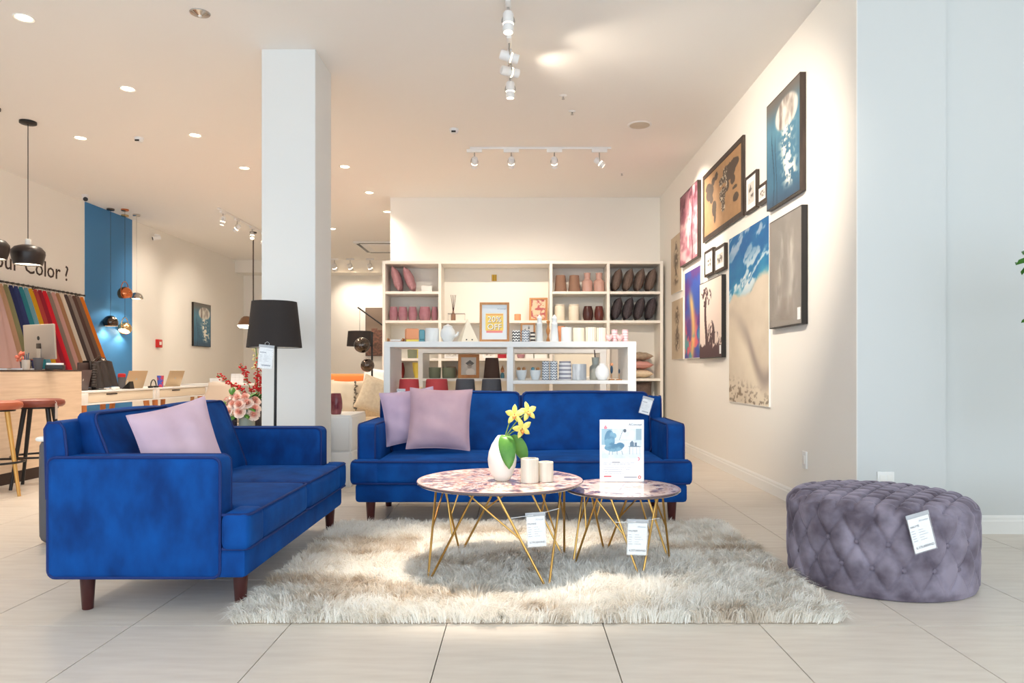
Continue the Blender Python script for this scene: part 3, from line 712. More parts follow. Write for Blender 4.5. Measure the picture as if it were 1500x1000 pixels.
# ------------------------------------------------------------------ tufted ottoman
def ottoman():
    R, Ht = .405, .40; N = 40; a = 2 * PI * R / N
    t = thing('tufted_ottoman', 'round grey velvet ottoman with deep button tufting beside the rug', 'ottoman', (1.704, 3.394, 0), .1)
    rc = .075
    prof = [(R * .975, .004), (R * .985, .012)]
    zs = np.linspace(.02, Ht - rc, 44); prof += [(R * (.985 + .015 * math.sin(PI * min(1, z / .2) / 2)), z) for z in zs]
    prof += [(R - rc + rc * math.cos(b), Ht - rc + rc * math.sin(b)) for b in np.linspace(.06, PI / 2, 16)]
    prof += [(r, Ht + .018 * (1 - (r / (R - rc)) ** 2)) for r in np.linspace(R - rc, 0, 44)[1:]]
    prof = np.array(prof); nt = 360; np_ = len(prof)
    d = np.diff(prof, axis=0); d = np.vstack([d, d[-1]]); nl = np.hypot(d[:, 0], d[:, 1]); nr, nz = d[:, 1] / nl, -d[:, 0] / nl
    nr[-1], nz[-1] = 0, 1
    th = np.linspace(0, 2 * PI, nt, endpoint=False); I, T = np.meshgrid(np.arange(np_), th, indexing='ij')
    r = prof[I, 0]; z = prof[I, 1]
    def puff(p, q):
        fp = np.abs(((p + .5) % 1) - .5) * 2; fq = np.abs(((q + .5) % 1) - .5) * 2      # 0 on a fold, 1 mid-diamond
        e = np.minimum(fp, fq); b = np.hypot(fp, fq)
        return .62 * (1 - np.exp(-(e / .16))) + .38 * (1 - np.exp(-(b / .42) ** 2))
    hb = .105; z0 = .132                                       # two button rows on the side: z0 and z0 + hb
    u = T / (2 * PI) * N; v = (z - z0) / hb
    p, q = (u + v) / 2 * 1.0, (u - v) / 2 * 1.0
    side = puff(p, q); low = ss(.02, .075, z); side = 1 - (1 - side) * (.25 + .75 * low)
    X, Y = r * np.cos(T), r * np.sin(T); s = .058
    topf = puff((X / s + Y / (s * .92)) / 2, (X / s - Y / (s * .92)) / 2)
    wt = ss(.35, .75, nz[I]); dsp = (side * (1 - wt) + topf * wt) * .027 - .021
    # keep the shoulder full
    dsp = dsp + .006 * np.exp(-((z - (Ht - rc * .35)) / .03) ** 2) * (1 - wt)
    dsp[:3] *= .3
    rr = r + nr[I] * dsp; zz = z + nz[I] * dsp
    co = np.stack([rr * np.cos(T), rr * np.sin(T), zz], -1).reshape(-1, 3)
    fs = [(i * nt + k, i * nt + (k + 1) % nt, (i + 1) * nt + (k + 1) % nt, (i + 1) * nt + k) for i in range(np_ - 2) for k in range(nt)]
    top = co[(np_ - 1) * nt]; co = np.vstack([co[:(np_ - 1) * nt], top]); c = len(co) - 1
    fs += [((np_ - 2) * nt + k, (np_ - 2) * nt + (k + 1) % nt, c) for k in range(nt)] + [tuple(range(nt))[::-1]]
    mb = MB(); mb.v = [tuple(x) for x in co]; mb.f = fs
    part('cover', mb, M_otto, t, ang=80)
    bm_ = MB().lathe([(0, .007), (.006, .0062), (.0105, .003), (.0115, 0), (.009, -.003)], 14).mesh('button', M_otto)
    for row in range(2):
        for k in range(N):
            if (k + row) % 2: continue
            b = 2 * PI * k / N; rr = R - .012; link('button', bm_, t, (rr * math.cos(b), rr * math.sin(b), z0 + hb * row), (0, PI / 2, b))
    for i in range(-7, 8):
        for j in range(-7, 8):
            if (i + j) % 2: continue
            x, y = i * s, j * s * .92; q = math.hypot(x, y)
            if q < R - .07: link('button', bm_, t, (x, y, Ht + .018 * (1 - (q / (R - rc)) ** 2) - .018))
ottoman()
price_tag('large white price tag draped over the edge of the grey ottoman', (WX(1343, 2.97) + .0, 2.972, WZ(751, 2.972)), (-.10, -.20, .22), .102, .158, 'HALYTE', '6.175.000VND', False)

# ------------------------------------------------------------------ black floor lamp
Yl = 4.95
t = thing('floor_lamp', 'black floor lamp with drum shade standing by the white column', 'floor lamp', (WX(402, Yl), Yl, 0))
part('base', MB().lathe([(0, 0), (.14, 0), (.142, .008), (.13, .016), (.02, .022), (.012, .04)], 40), M_black, t)
part('pole', MB().cyl((0, 0, .02), (.01, 0, 1.19), .0105, .009), M_black, t)
zs0, zs1 = WZ(509, Yl), WZ(442, Yl)
part('shade', MB().lathe([(.184, zs0), (.150, zs1), (.147, zs1), (.181, zs0)], 48), M_shade, t)
part('shade_lining', MB().lathe([(.180, zs0 + .004), (.146, zs1 - .004)], 48), M_matte, t)
part('spider', MB().tube([(-.146, 0, zs1 - .02), (0, 0, zs1 - .05), (.146, 0, zs1 - .02)], .003).cyl((.0, 0, 1.18), (0, 0, zs1 - .05), .012), M_black, t)
price_tag('white price tag hanging under the black lamp shade', (WX(391, 4.76), 4.76, zs0 + .012), (0, .10, .1), .09, .155, None, None, True)
price_tag('white price tag on the back corner of the three-seater sofa towards the picture wall', (WX(951, 5.04), 5.06, .785), (-.3, .25, -.3), .07, .125, None, None, False)
price_tag('small white tag behind the cushions of the three-seater sofa', (WX(589, 5.04), 5.0, .845), (-.2, 0, 0), .05, .1, None, None, False)

# ------------------------------------------------------------------ pictures on the right wall
def framed(name, label, y0, y1, z0, z1, th, fn, border=.0, m=None, nx=70, ny=90, mt=None, glass=False, sticker=False, matw=0, wall='right', cat='picture'):
    """y0 < y1: near and far end along the wall, z0..z1 height, th thickness, border = frame width on the face"""
    wd, ht = y1 - y0, z1 - z0
    if wall == 'right': t = thing(name, label, cat, (XR, (y0 + y1) / 2, z0), -PI / 2)
    elif wall == 'left': t = thing(name, label, cat, (XL, (y0 + y1) / 2, z0), PI / 2)
    else: t = thing(name, label, cat, ((y0 + y1) / 2, YF, z0), 0)
    m = m or M_frame; b = max(border, .004)
    fr = MB().box(-wd / 2, -wd / 2 + b, -th, -.002, 0, ht, .001).box(wd / 2 - b, wd / 2, -th, -.002, 0, ht, .001).box(-wd / 2 + b, wd / 2 - b, -th, -.002, 0, b, .001).box(-wd / 2 + b, wd / 2 - b, -th, -.002, ht - b, ht, .001)
    part('frame', fr, m, t, smooth=False)
    rec = th - (.006 if border > .01 else .0005)
    if matw: part('mat_board', MB().box(-wd / 2 + b, wd / 2 - b, -rec + .001, -.003, b, ht - b), M_paper, t, smooth=False)
    art('print', wd - 2 * b - 2 * matw, ht - 2 * b - 2 * matw, nx, ny, fn, t, (0, -rec, b + matw), mt)
    if glass: part('glass', MB().box(-wd / 2 + b, wd / 2 - b, -rec - .003, -rec - .0015, b, ht - b), mat('picture_glass', (235, 240, 240), .02, alpha=.10, spec=1), t, smooth=False)
    if sticker: part('price_sticker', MB().box(wd / 2 - .075, wd / 2 - .02, -th - .001, -th, .035, .12), M_paper, t, smooth=False)
    return t
def jelly(u, v):
    n = fbm(u * 5, v * 6, 3); c = mixc((52, 96, 126), (98, 150, 172), ss(.2, .8, v) * .4 + n * .5); c = mixc(c, C((112, 100, 92), u), ss(.72, 1, v) * .9)
    c = mixc(c, C((58, 74, 96), u), ss(.2, 0, v) * .6)
    d = ((u - .62) / .36) ** 2 + ((v - .78) / .16) ** 2; c = mixc(c, mixc((222, 220, 212), (128, 116, 110), ss(.3, .8, fbm(u * 9, v * 5, 8))), ss(1.05, .7, d) * ss(.62, .68, v))
    t = ss(.44, .56, fbm(u * 14 + 3, v * 26, 12)) * np.exp(-((u - .68 - .05 * np.sin(v * 9)) / .16) ** 2) * ss(.06, .2, v) * ss(.72, .6, v); c = mixc(c, C((246, 242, 228), u), np.clip(t * 1.5, 0, 1))
    c = mixc(c, C((30, 52, 70), u), (np.abs(u - .2 - .04 * np.sin(v * 7)) < .012) * ss(.75, .6, v) * .7 + (np.abs(u - .3 - .03 * np.sin(v * 6 + 1)) < .01) * ss(.7, .55, v) * .6)
    return c
def wmap(u, v):
    c = mixc((176, 140, 102), (160, 124, 88), fbm(u * 20, v * 14, 5)); n = (fbm(u * 16, v * 12, 9) - .5) * .55
    land = np.zeros(u.shape, bool)
    for (a, b, ra, rb, k) in ((.17, .70, .11, .13, 0), (.12, .80, .09, .07, 0), (.22, .56, .05, .07, 0), (.27, .83, .05, .07, 0), (.30, .36, .06, .14, 0), (.32, .22, .03, .10, 0), (.36, .87, .05, .06, 0), (.50, .70, .06, .07, 0),
                            (.53, .48, .085, .11, 0), (.55, .32, .05, .12, 0), (.70, .74, .17, .13, 0), (.82, .80, .12, .09, 0), (.66, .55, .05, .08, 0), (.79, .58, .06, .07, 0), (.84, .44, .06, .03, 0), (.87, .28, .07, .065, 0), (.62, .82, .08, .06, 0)):
        land |= ((u - a) / ra) ** 2 + ((v - b) / rb) ** 2 + n * 1.6 < 1
    c = mixc(c, C((70, 60, 54), u), land * .92)
    c = mixc(c, C((232, 222, 200), u), (land & (vnoise(u * 90, v * 70, 4) > .72) & (np.abs(u - .52) < .13)) * .9)
    return c
def pinkl(u, v):
    n = fbm(u * 4, v * 9, 2); c = mixc((214, 172, 176), (150, 92, 108), ss(.3, .75, n)); c = mixc(c, C((120, 66, 84), u), ss(.6, .95, v + n * .3) * .6)
    c = mixc(c, C((92, 44, 60), u), ss(.55, .62, fbm(u * 12, v * 12, 14)) * ss(.55, 1, v + .3 * u) * .9); c = mixc(c, C((82, 44, 56), u), (np.abs(u - .72 - .03 * np.sin(v * 11)) < .03) * .7)
    return mixc(c, C((236, 204, 200), u), ss(.62, .72, fbm(u * 6, v * 3 + 4, 21)) * .7)
def beach(u, v):
    e = .60 + .10 * u + .03 * np.sin(u * 9); n = fbm(u * 7, v * 16, 3); sea = mixc((24, 112, 168), (92, 184, 204), ss(e, e + .16, 2 * e - v + .1) * .8 + (n - .5) * .5)
    f = np.maximum(ss(.84, .97, 1 - 2 * np.abs(fbm(u * 2.5 + v * 3, v * 9 - u * 3, 31) - .5)) * .8, ss(.55, .68, fbm(u * 5 + v * 3, v * 14 - u * 4, 33))); sea = mixc(sea, C((236, 240, 240), u), np.clip(f * (ss(.30, .02, np.abs(v - e - .12)) + ss(.86, .96, v)), 0, 1))
    sea = mixc(sea, C((24, 84, 148), u), ss(.78, .9, v) * .4)
    sand = mixc((226, 214, 196), (208, 195, 176), fbm(u * 5, v * 10, 7)); band = v - (.44 + .10 * np.cos(u * 4.6 - .2) - .25 * ss(.45, 1, u)); sand = mixc(sand, C((150, 138, 132), u), np.exp(-(band / .05) ** 2) * .8 * (.3 + .7 * ss(.2, .7, u)))
    sand = mixc(sand, C((244, 234, 214), u), ss(.05, .12, -band) * ss(.4, .1, -band) * .55 * ss(.2, .6, u + .2)); sand = mixc(sand, C((134, 118, 100), u), ss(.53, .62, fbm(u * 22, v * 60, 17)) * ss(.17, .05, v + .1 * (u - .3)) * .9)
    return mixc(sand, sea, ss(e - .015, e + .02, v + (n - .5) * .05))
def smokeart(u, v):
    n = fbm(u * 5, v * 7, 4); c = mixc((104, 94, 86), (142, 130, 120), n); 
    for a, w_, k in ((.38, .09, 3), (.68, .12, 5)):
        c = mixc(c, C((196, 188, 180), u), np.exp(-((u - a - .06 * np.sin(v * 6 + k)) / w_) ** 2) * ss(.3, .75, fbm(u * 10, v * 6, 20 + k)) * ss(.05, .3, v) * ss(.98, .8, v) * .85)
    return c
def feather(seed):
    def f(u, v):
        c = mixc((206, 190, 166), (196, 178, 152), fbm(u * 12, v * 12, seed)); sp = .05 + .16 * np.abs(np.sin(v * 6.5 + seed)) * ss(.05, .2, v) * ss(.95, .7, v)
        m = np.exp(-((u - .5) / sp) ** 2) * ss(.1, .2, v) * ss(.92, .85, v); return mixc(c, mixc((74, 58, 50), (120, 108, 92), fbm(u * 9, v * 14, seed + 3)), m * ss(.35, .5, fbm(u * 16, v * 22, seed + 8)) * .95)
    return f
def abstract(u, v):
    n = fbm(u * 3 + 1, v * 5, 6); c = mixc((92, 62, 132), (54, 84, 168), ss(.35, .6, n)); c = mixc(c, C((206, 92, 110), u), ss(.5, .62, fbm(u * 4, v * 6 + 3, 19)) * ss(.6, .2, v))
    c = mixc(c, C((232, 186, 110), u), np.exp(-((u - .45 - .12 * np.sin(v * 5)) / .13) ** 2) * ss(.85, .6, v) * .9); return mixc(c, C((84, 156, 160), u), ss(.55, .65, fbm(u * 5 + 7, v * 6, 27)) * ss(.5, .1, v))
def trees(u, v):
    c = mixc((226, 208, 198), (238, 224, 214), v); k = np.zeros(u.shape)
    k = np.maximum(k, (np.abs(u - .30 - .03 * np.sin(v * 8)) < .035 + .03 * (1 - v)) * (v < .8)); k = np.maximum(k, ss(.5, .56, fbm(u * 16, v * 18, 6)) * (((u - .30) / .26) ** 2 + ((v - .80) / .13) ** 2 < 1))
    k = np.maximum(k, ss(.44, .5, fbm(u * 14 + 3, v * 14, 16)) * (((u - .55) / .17) ** 2 + ((v - .24) / .24) ** 2 < 1)); k = np.maximum(k, (v < .06 + .2 * fbm(u * 14, v * 3, 9)) * 1.0)
    k = np.maximum(k, ss(.5, .56, fbm(u * 18 + 9, v * 14, 12)) * (v < .32) * (u > .55)); return mixc(c, C((72, 48, 54), u), k * .95)
def sketch(seed): return lambda u, v: mixc((222, 218, 212), (98, 92, 88), ss(.5, .62, fbm(u * 5, v * 6, seed)) * ss(.9, .5, np.hypot(u - .5, v - .5) * 1.8))
framed('framed_picture', 'framed jellyfish picture, highest on the white wall', 4.985, 5.655, 2.225, 3.05, .045, jelly, .008, nx=90, ny=110)
framed('world_map', 'tan world map with dark continents in a brown frame', 6.32, 7.70, 2.337, 3.05, .026, wmap, .05, nx=150, ny=90)
framed('framed_picture', 'pink misty landscape picture in a deep dark frame', 7.85, 8.70, 2.22, 3.06, .045, pinkl, .008, sticker=True)
framed('small_frame', 'small tall dark frame with white mat beside the world map', 5.95, 6.25, 2.325, 2.645, .03, sketch(3), .022, matw=.05, nx=20, ny=24)
framed('small_frame', 'smallest dark frame next to the jellyfish picture', 5.675, 5.9, 2.325, 2.48, .04, sketch(7), .022, matw=.025, nx=20, ny=24)
framed('canvas_print', 'tall frameless print of blue surf above pale sand', 5.685, 6.77, .68, 2.21, .016, beach, .0, m=M_matte, nx=120, ny=190)
framed('framed_picture', 'grey smoky picture behind reflecting glass in a deep black frame', 4.955, 5.593, 1.295, 2.12, .045, smokeart, .008, m=M_black, glass=True, sticker=True)
framed('small_frame', 'narrow small dark frame above the tree picture, on the side of the shelf', 7.265, 7.6, 1.955, 2.225, .035, sketch(11), .024, matw=.045, nx=20, ny=24)
framed('small_frame', 'small dark frame above the tree picture, on the side of the surf print', 6.85, 7.22, 1.945, 2.195, .035, sketch(15), .026, matw=.05, nx=20, ny=24)
framed('canvas_print', 'upper beige dreamcatcher feather print near the tall shelf', 8.74, 9.35, 1.95, 2.68, .016, feather(4), .0, m=M_matte)
framed('canvas_print', 'lower beige dreamcatcher feather print near the tall shelf', 8.66, 9.3, 1.11, 1.86, .016, feather(9), .0, m=M_matte)
framed('canvas_print', 'purple and orange abstract print in the lower picture row', 7.78, 8.51, 1.11, 2.12, .03, abstract, .0, m=M_matte)
framed('framed_picture', 'pale picture of dark tree silhouettes in a deep black frame', 6.91, 7.75, 1.10, 1.90, .045, trees, .008, m=M_black, sticker=True, nx=100, ny=110)
framed('framed_picture', 'far jellyfish picture in dark frame on the long cream wall', 13.8, 14.57, 1.44, 2.29, .04, jelly, .01, wall='left')
def city(u, v):
    n = fbm(u * 9, v * 3, 4); c = mixc((176, 160, 140), (120, 104, 92), ss(.3, .7, v)); b = np.floor(u * 9); hgt = .35 + .5 * vnoise(b * 1.7, b * 0, 3)
    return mixc(c, mixc((70, 54, 48), (150, 96, 80), vnoise(u * 40, v * 50, 8)), (v < hgt) * .85)
framed('framed_picture', 'large dark city painting on the far wall behind the lamps', -3.5, -2.3, 1.3, 2.4, .04, city, .01, wall='far')
t = thing('light_switch', 'white switch plate low on the picture wall', 'switch', (XR, 5.0, .29), -PI / 2)
part('plate', MB().box(-.035, .035, -.012, 0, 0, .12, .003), M_trim, t); part('rocker', MB().box(-.015, .015, -.016, -.011, .03, .09, .002), M_matte, t)
t = thing('wall_socket', 'white wall socket on the bright wall behind the ottoman', 'socket', (2.17, 4.245, .30), 0)
part('plate', MB().box(-.05, .05, -.01, 0, 0, .075, .003), M_trim, t)
for s in (-1, 1): part('insert', MB().box(s * .022 - .016, s * .022 + .016, -.012, -.009, .018, .056, .001), M_matte, t)
t = thing('fire_alarm', 'small red fire alarm box on the long cream wall', 'alarm', (XL, 12.5, 1.37), PI / 2)
part('box', MB().box(-.075, .075, -.05, 0, 0, .14, .006), mat('alarm_red', (200, 40, 40), .4), t); part('button', MB().box(-.035, .035, -.055, -.048, .045, .1, .002), M_matte, t)
# ------------------------------------------------------------------ shelves
def panelmesh(t, name, x0, x1, y0, y1, z0, z1, m=None, bev=.002):
    return part(name, MB().box(x0, x1, y0, y1, z0, z1, bev, seg=1), m or M_white, t, smooth=False)
YS0, YS1 = 9.68, 10.12                                # tall wall shelf, front and back
def sx(x): return WX(x, YS0)
def sz(y): return WZ(y, YS0)
t = thing('tall_shelf', 'tall white wall shelf with open compartments against the back wall', 'shelf', (0, 0, 0))
M_shelf = mat('cream_laminate', (240, 235, 226), .45)
SL, SR, ST = sx(560), sx(971.5), sz(382)
zr1, zr2, zr3 = sz(426.5), sz(469), sz(524.5)
cols = [SL, sx(642), sx(805), sx(889), SR]
th = .04
for x in (SL, SR - th): panelmesh(t, 'side_panel', x, x + th, YS0, YS1, 0, ST, M_shelf)
for x in cols[1:4]: panelmesh(t, 'divider', x, x + th, YS0 + .002, YS1 - .012, .06, ST - th, M_shelf)
panelmesh(t, 'top_panel', SL + th, SR - th, YS0, YS1, ST - th, ST, M_shelf)
panelmesh(t, 'plinth', SL + th, SR - th, YS0 + .03, YS1, 0, .06, M_shelf)
panelmesh(t, 'back_panel', SL + th, SR - th, YS1 - .012, YS1, .06, ST - th, M_shelf)
spans = [(cols[0] + th, cols[1]), (cols[1] + th, cols[2]), (cols[2] + th, cols[3]), (cols[3] + th, SR - th)]
zr4 = sz(554)
for c, zz in ((0, (zr1, zr2, zr3, zr4, .4)), (1, (zr2, zr3, zr4, .4)), (2, (zr1, zr2, zr4, .5)), (3, (zr1, zr2, zr4, .5))):
    for z in zz: panelmesh(t, 'shelf_board', spans[c][0], spans[c][1], YS0 + .004, YS1 - .012, z - .035, z, M_shelf)
def low_shelf(Y, label, boards):
    t = thing('display_shelf', label, 'shelf', (0, Y, 0))
    x0, x1, tp, d, k = WX(562, 6.0), WX(932, 6.0), 1.215, .6, .053
    panelmesh(t, 'top_board', x0, x1, 0, d, tp - .047, tp)
    for x in (x0, WX(742.5, 6.0), x1 - .07): panelmesh(t, 'upright', x, x + (k if x < .5 else .07), .001, d - .001, 0, tp - .047)
    xm = WX(742.5, 6.0)
    for b, z in boards:
        a, e = (x0 + k, xm) if b == 0 else (xm + k, x1 - .07)
        panelmesh(t, 'shelf_board', a, e, .002, d - .002, z - .03, z)
    return t
ZB = .889
low_shelf(6.0, 'low white open shelf standing right behind the blue sofa', [(0, .575), (0, .1), (1, ZB), (1, .5), (1, .1)])
low_shelf(8.05, 'second low white shelf between the sofa shelf and the wall shelf', [(0, .882), (0, .5), (1, .882), (1, .5), (0, .1), (1, .1)])

# ------------------------------------------------------------------ goods on the shelves
PROF = {
 'cup': [(0, 0), (.86, 0), (.93, .03), (.97, .3), (1, 1), (.93, 1), (.9, .2), (0, .12)],
 'pot': [(0, 0), (.55, 0), (.62, .04), (.88, .5), (1, 1), (.93, 1), (.8, .5), (0, .2)],
 'shade': [(1, 0), (.98, .02), (.76, .97), (.72, 1), (.3, .985), (0, .98)],
 'tin': [(0, 0), (.97, 0), (1, .03), (1, .95), (.97, 1), (.9, 1), (.9, .1), (0, .08)],
 'tumbler': [(0, 0), (.7, 0), (.86, .08), (1, .4), (.98, .62), (.8, .95), (.82, 1), (.76, 1), (.9, .6), (.6, .1), (0, .08)],
 'round': [(0, 0), (.45, 0), (.6, .03), (.93, .25), (1, .45), (.9, .68), (.6, .86), (.42, .9), (.42, 1), (.34, 1), (.34, .88), (0, .5)],
 'bottle': [(0, 0), (.85, 0), (.95, .04), (1, .1), (1, .52), (.9, .6), (.62, .66), (.55, .7), (.62, .97), (.66, 1), (.58, 1), (.46, .72), (0, .6)],
 'jar': [(0, 0), (.9, 0), (1, .05), (1, .86), (.9, .9), (.92, .91), (.92, 1), (.84, 1), (.84, .9), (0, .7)],
 'lighthouse': [(0, 0), (.98, 0), (1, .03), (.72, .62), (.8, .64), (.8, .68), (.62, .70), (.58, .84), (.66, .86), (.4, .95), (.1, 1), (0, 1)],
 'teapot': [(0, 0), (.5, 0), (.62, .04), (.95, .3), (1, .45), (.9, .66), (.62, .8), (.6, .84), (.64, .86), (.4, .93), (.14, .95), (.14, 1), (0, 1)],
 'barrel': [(0, 0), (.72, 0), (.8, .03), (.98, .3), (1, .5), (.95, .7), (.76, .96), (.72, 1), (.64, 1), (.85, .6), (0, .2)],
}
def goods(name, label, cat, kind, px0, px1, pyt, zb, Y, m, group=None, flute=0, nf=0, n=28):
    wd = (px1 - px0) * Y / F; r = wd / 2; h = WZ(pyt, Y) - zb
    mb = MB().lathe([(a * r, b * h) for a, b in PROF[kind]], n, None, flute, nf)
    return single(name, mb, m, label, cat, (WX((px0 + px1) / 2, Y), Y, zb + .0008), group=group)
def stripes(name, c, c2, sc, axis, rough=.5, dist=0, zig=False):
    if name in MATS: return MATS[name]
    m = mat(name, c, rough); nt = m.node_tree; b = nt.nodes['Principled BSDF']
    tc = nt.nodes.new('ShaderNodeTexCoord'); wv = nt.nodes.new('ShaderNodeTexWave'); wv.bands_direction = axis; wv.inputs['Scale'].default_value = sc
    src = tc.outputs['Object']
    if zig:
        sp = nt.nodes.new('ShaderNodeSeparateXYZ'); cb = nt.nodes.new('ShaderNodeCombineXYZ'); pp = nt.nodes.new('ShaderNodeMath'); pp.operation = 'PINGPONG'; pp.inputs[1].default_value = zig
        ad = nt.nodes.new('ShaderNodeMath'); ad.operation = 'ADD'; nt.links.new(src, sp.inputs[0]); nt.links.new(sp.outputs['X'], pp.inputs[0]); nt.links.new(sp.outputs['Z'], ad.inputs[0]); nt.links.new(pp.outputs[0], ad.inputs[1]); nt.links.new(ad.outputs[0], cb.inputs['Z']); src = cb.outputs[0]
    nt.links.new(src, wv.inputs['Vector']); wv.inputs['Distortion'].default_value = dist
    r = nt.nodes.new('ShaderNodeValToRGB'); r.color_ramp.elements[0].position = .45; r.color_ramp.elements[1].position = .55; r.color_ramp.elements[0].color = lin(c); r.color_ramp.elements[1].color = lin(c2)
    nt.links.new(wv.outputs['Fac'], r.inputs[0]); nt.links.new(r.outputs[0], b.inputs['Base Color']); return m
M_zig = stripes('zigzag_print', (240, 240, 238), (40, 40, 48), 12.5, 'Z', zig=.012)
M_zigg = stripes('grey_zigzag', (226, 230, 234), (120, 130, 145), 14, 'Z', zig=.012)
M_band = stripes('banded_print', (226, 226, 228), (150, 150, 162), 9, 'Z')
M_pale = stripes('pale_stripe', (236, 230, 216), (214, 206, 192), 16, 'X')
M_pinks = stripes('pink_stripe', (240, 214, 216), (226, 178, 188), 14, 'Z')
M_marble = mat('marble', (222, 226, 230), .3, c2=(168, 174, 182), scale=12, stretch=(1, 1, .25), contrast=(.45, .6))
M_cer = mat('pale_ceramic', (226, 230, 232), .3)
M_cerc = mat('cream_ceramic', (232, 224, 206), .4)
M_mg = mat('mauve_glass', (176, 122, 136), .08, alpha=.66, c2=(194, 142, 152), scale=10)
M_terra = mat('terracotta', (226, 156, 116), .7); M_teal = mat('teal_glaze', (92, 150, 166), .4); M_yel = mat('yellow_glaze', (226, 206, 92), .4)
M_red = mat('coral_fabric', (206, 74, 76), .7); M_charc = mat('charcoal_fabric', (92, 90, 94), .8); M_taupe = mat('taupe_fabric', (142, 110, 92), .8); M_brn = mat('dark_brown_glaze', (72, 40, 38), .15); M_sage = mat('sage_glaze', (124, 130, 108), .5)
TOP = 1.215; Yt = 6.18
# ---- on top of the low shelf
t = thing('wooden_tray', 'small wooden tray with a notepad beside the terracotta pot', 'tray', (WX(580, Yt), Yt, TOP))
part('base', MB().box(-.065, .065, -.05, .05, 0, .008, .002), M_oak, t)
for s in (-1, 1): part('side', MB().box(s * .065 - .004, s * .065 + .004, -.05, .05, .0, .034, .002), M_oak, t)
part('notepad', MB().box(-.04, .05, -.04, .04, .008, .022, .001), M_paper, t)
def block_pot(px0, px1, pyt, label, m, rz, m2=None):
    wd = (px1 - px0) * Yt / F; h = WZ(pyt, Yt) - TOP; s = wd / 2 * .86
    t = thing('flower_pot', label, 'pot', (WX((px0 + px1) / 2, Yt), Yt, TOP), rz)
    part('body', MB().box(-s, s, -s, s, h * .2, h, .008), m, t); part('foot', MB().box(-s * .98, s * .98, -s * .98, s * .98, 0, h * .2, .004), m2 or m, t)
    part('soil', MB().box(-s * .8, s * .8, -s * .8, s * .8, h, h + .001), M_brn, t, smooth=False)
block_pot(592.5, 614, 481.5, 'square terracotta pot with a yellow foot on the low shelf', M_terra, .25, M_yel)
block_pot(613.5, 623, 483, 'small teal block pot beside the terracotta pot', M_teal, .1)
goods('ceramic_pot', 'white cylindrical pot between the teal pot and the white teapot', 'pot', 'tin', 622.5, 643, 481, TOP, Yt, M_cer)
te = goods('teapot', 'round white ceramic teapot beside the pyramid house', 'teapot', 'teapot', 645, 667, 474.5, TOP, Yt, M_cer)
part('spout', MB().tube([(.055, 0, .05), (.082, 0, .065), (.09, 0, .09)], [.014, .011, .008], 10), M_cer, te)
t = thing('pyramid_house', 'cream pyramid-shaped lantern house on the low shelf', 'ornament', (WX(685, Yt), Yt, TOP), .35)
hw = .077; hh = WZ(466, Yt) - TOP
part('body', MB().add([(-hw, -hw, 0), (hw, -hw, 0), (hw, hw, 0), (-hw, hw, 0), (0, 0, hh)], [(0, 3, 2, 1), (0, 1, 4), (1, 2, 4), (2, 3, 4), (3, 0, 4)]), M_cerc, t, smooth=False)
for s in (-.03, .02): part('window', MB().cyl((s, -hw * .93 - .001, .02), (s, -hw * .86, .02), .006, n=10), M_black, t)
def standing_frame(name, label, px0, px1, pyt, zb, Y, m, fn, border=.02, rz=0, tilt=-.08, nx=60, ny=80, cat='picture frame', d=.018):
    wd = (px1 - px0) * Y / F; h = WZ(pyt, Y) - zb
    t = thing(name, label, cat, (WX((px0 + px1) / 2, Y), Y, zb + .003), rot=(tilt, 0, rz)); b = border
    part('frame', MB().box(-wd / 2, -wd / 2 + b, -d, 0, 0, h, .002).box(wd / 2 - b, wd / 2, -d, 0, 0, h, .002).box(-wd / 2 + b, wd / 2 - b, -d, 0, 0, b, .002).box(-wd / 2 + b, wd / 2 - b, -d, 0, h - b, h, .002), m, t, smooth=False)
    part('backing', MB().box(-wd / 2 + b, wd / 2 - b, -.006, -.001, b, h - b), m, t, smooth=False)
    art('print', wd - 2 * b, h - 2 * b, nx, ny, fn, t, (0, -.008, b))
    part('easel', MB().add([(x, y, z) for x in (-.018, .018) for y, z in ((.001, h * .62), (.005, h * .62), (.001 + h * .2, .001 - math.tan(tilt) * (.006 + h * .2)), (.006 + h * .2, .001 - math.tan(tilt) * (.006 + h * .2)))], [(0, 1, 3, 2), (4, 6, 7, 5), (0, 4, 5, 1), (2, 3, 7, 6), (0, 2, 6, 4), (1, 5, 7, 3)]), m, t, smooth=False)
    return t
def sale(u, v):
    c = C((226, 232, 236), u); c = mixc(c, C((246, 212, 112), u), ((np.abs(u - .5) < .36) & (np.abs(v - .5) < .24)) * 1.0); c = mixc(c, C((250, 226, 170), u), ((np.abs(u - .5) < .36) & (v > .68) & (v < .76)) * .8)
    c = mixc(c, C((240, 168, 88), u), ((np.abs(u - .5) < .35) & (np.abs(v - .71) < .016)) * 1.0); return mixc(c, C((238, 142, 138), u), ((np.abs(u - .5) < .33) & (np.abs(v - .225) < .03)) * 1.0)
f = standing_frame('sale_sign', 'wooden framed sale sign reading 20% OFF on the low shelf', 702.5, 746, 443, TOP, Yt, M_oak, sale, .02, nx=60, ny=80, cat='sign')
fw = 43.5 * Yt / F
M_lw = mat('sign_white', (255, 252, 246), .6); M_lsh = mat('sign_shadow', (120, 92, 96), .6)
for dx, dz, yy, mm in ((.003, -.003, -.0095, M_lsh), (0, 0, -.011, M_lw)):
    text('lettering', '20%', .072, mm, f, (dx, yy, .172 + dz), (PI / 2, 0, 0), 'CENTER', .001)
    text('lettering', 'OFF', .072, mm, f, (dx, yy, .106 + dz), (PI / 2, 0, 0), 'CENTER', .001)
text('lettering', 'AConcept', .018, M_greyink, f, (.1, -.0095, .282), (PI / 2, 0, 0), 'RIGHT')
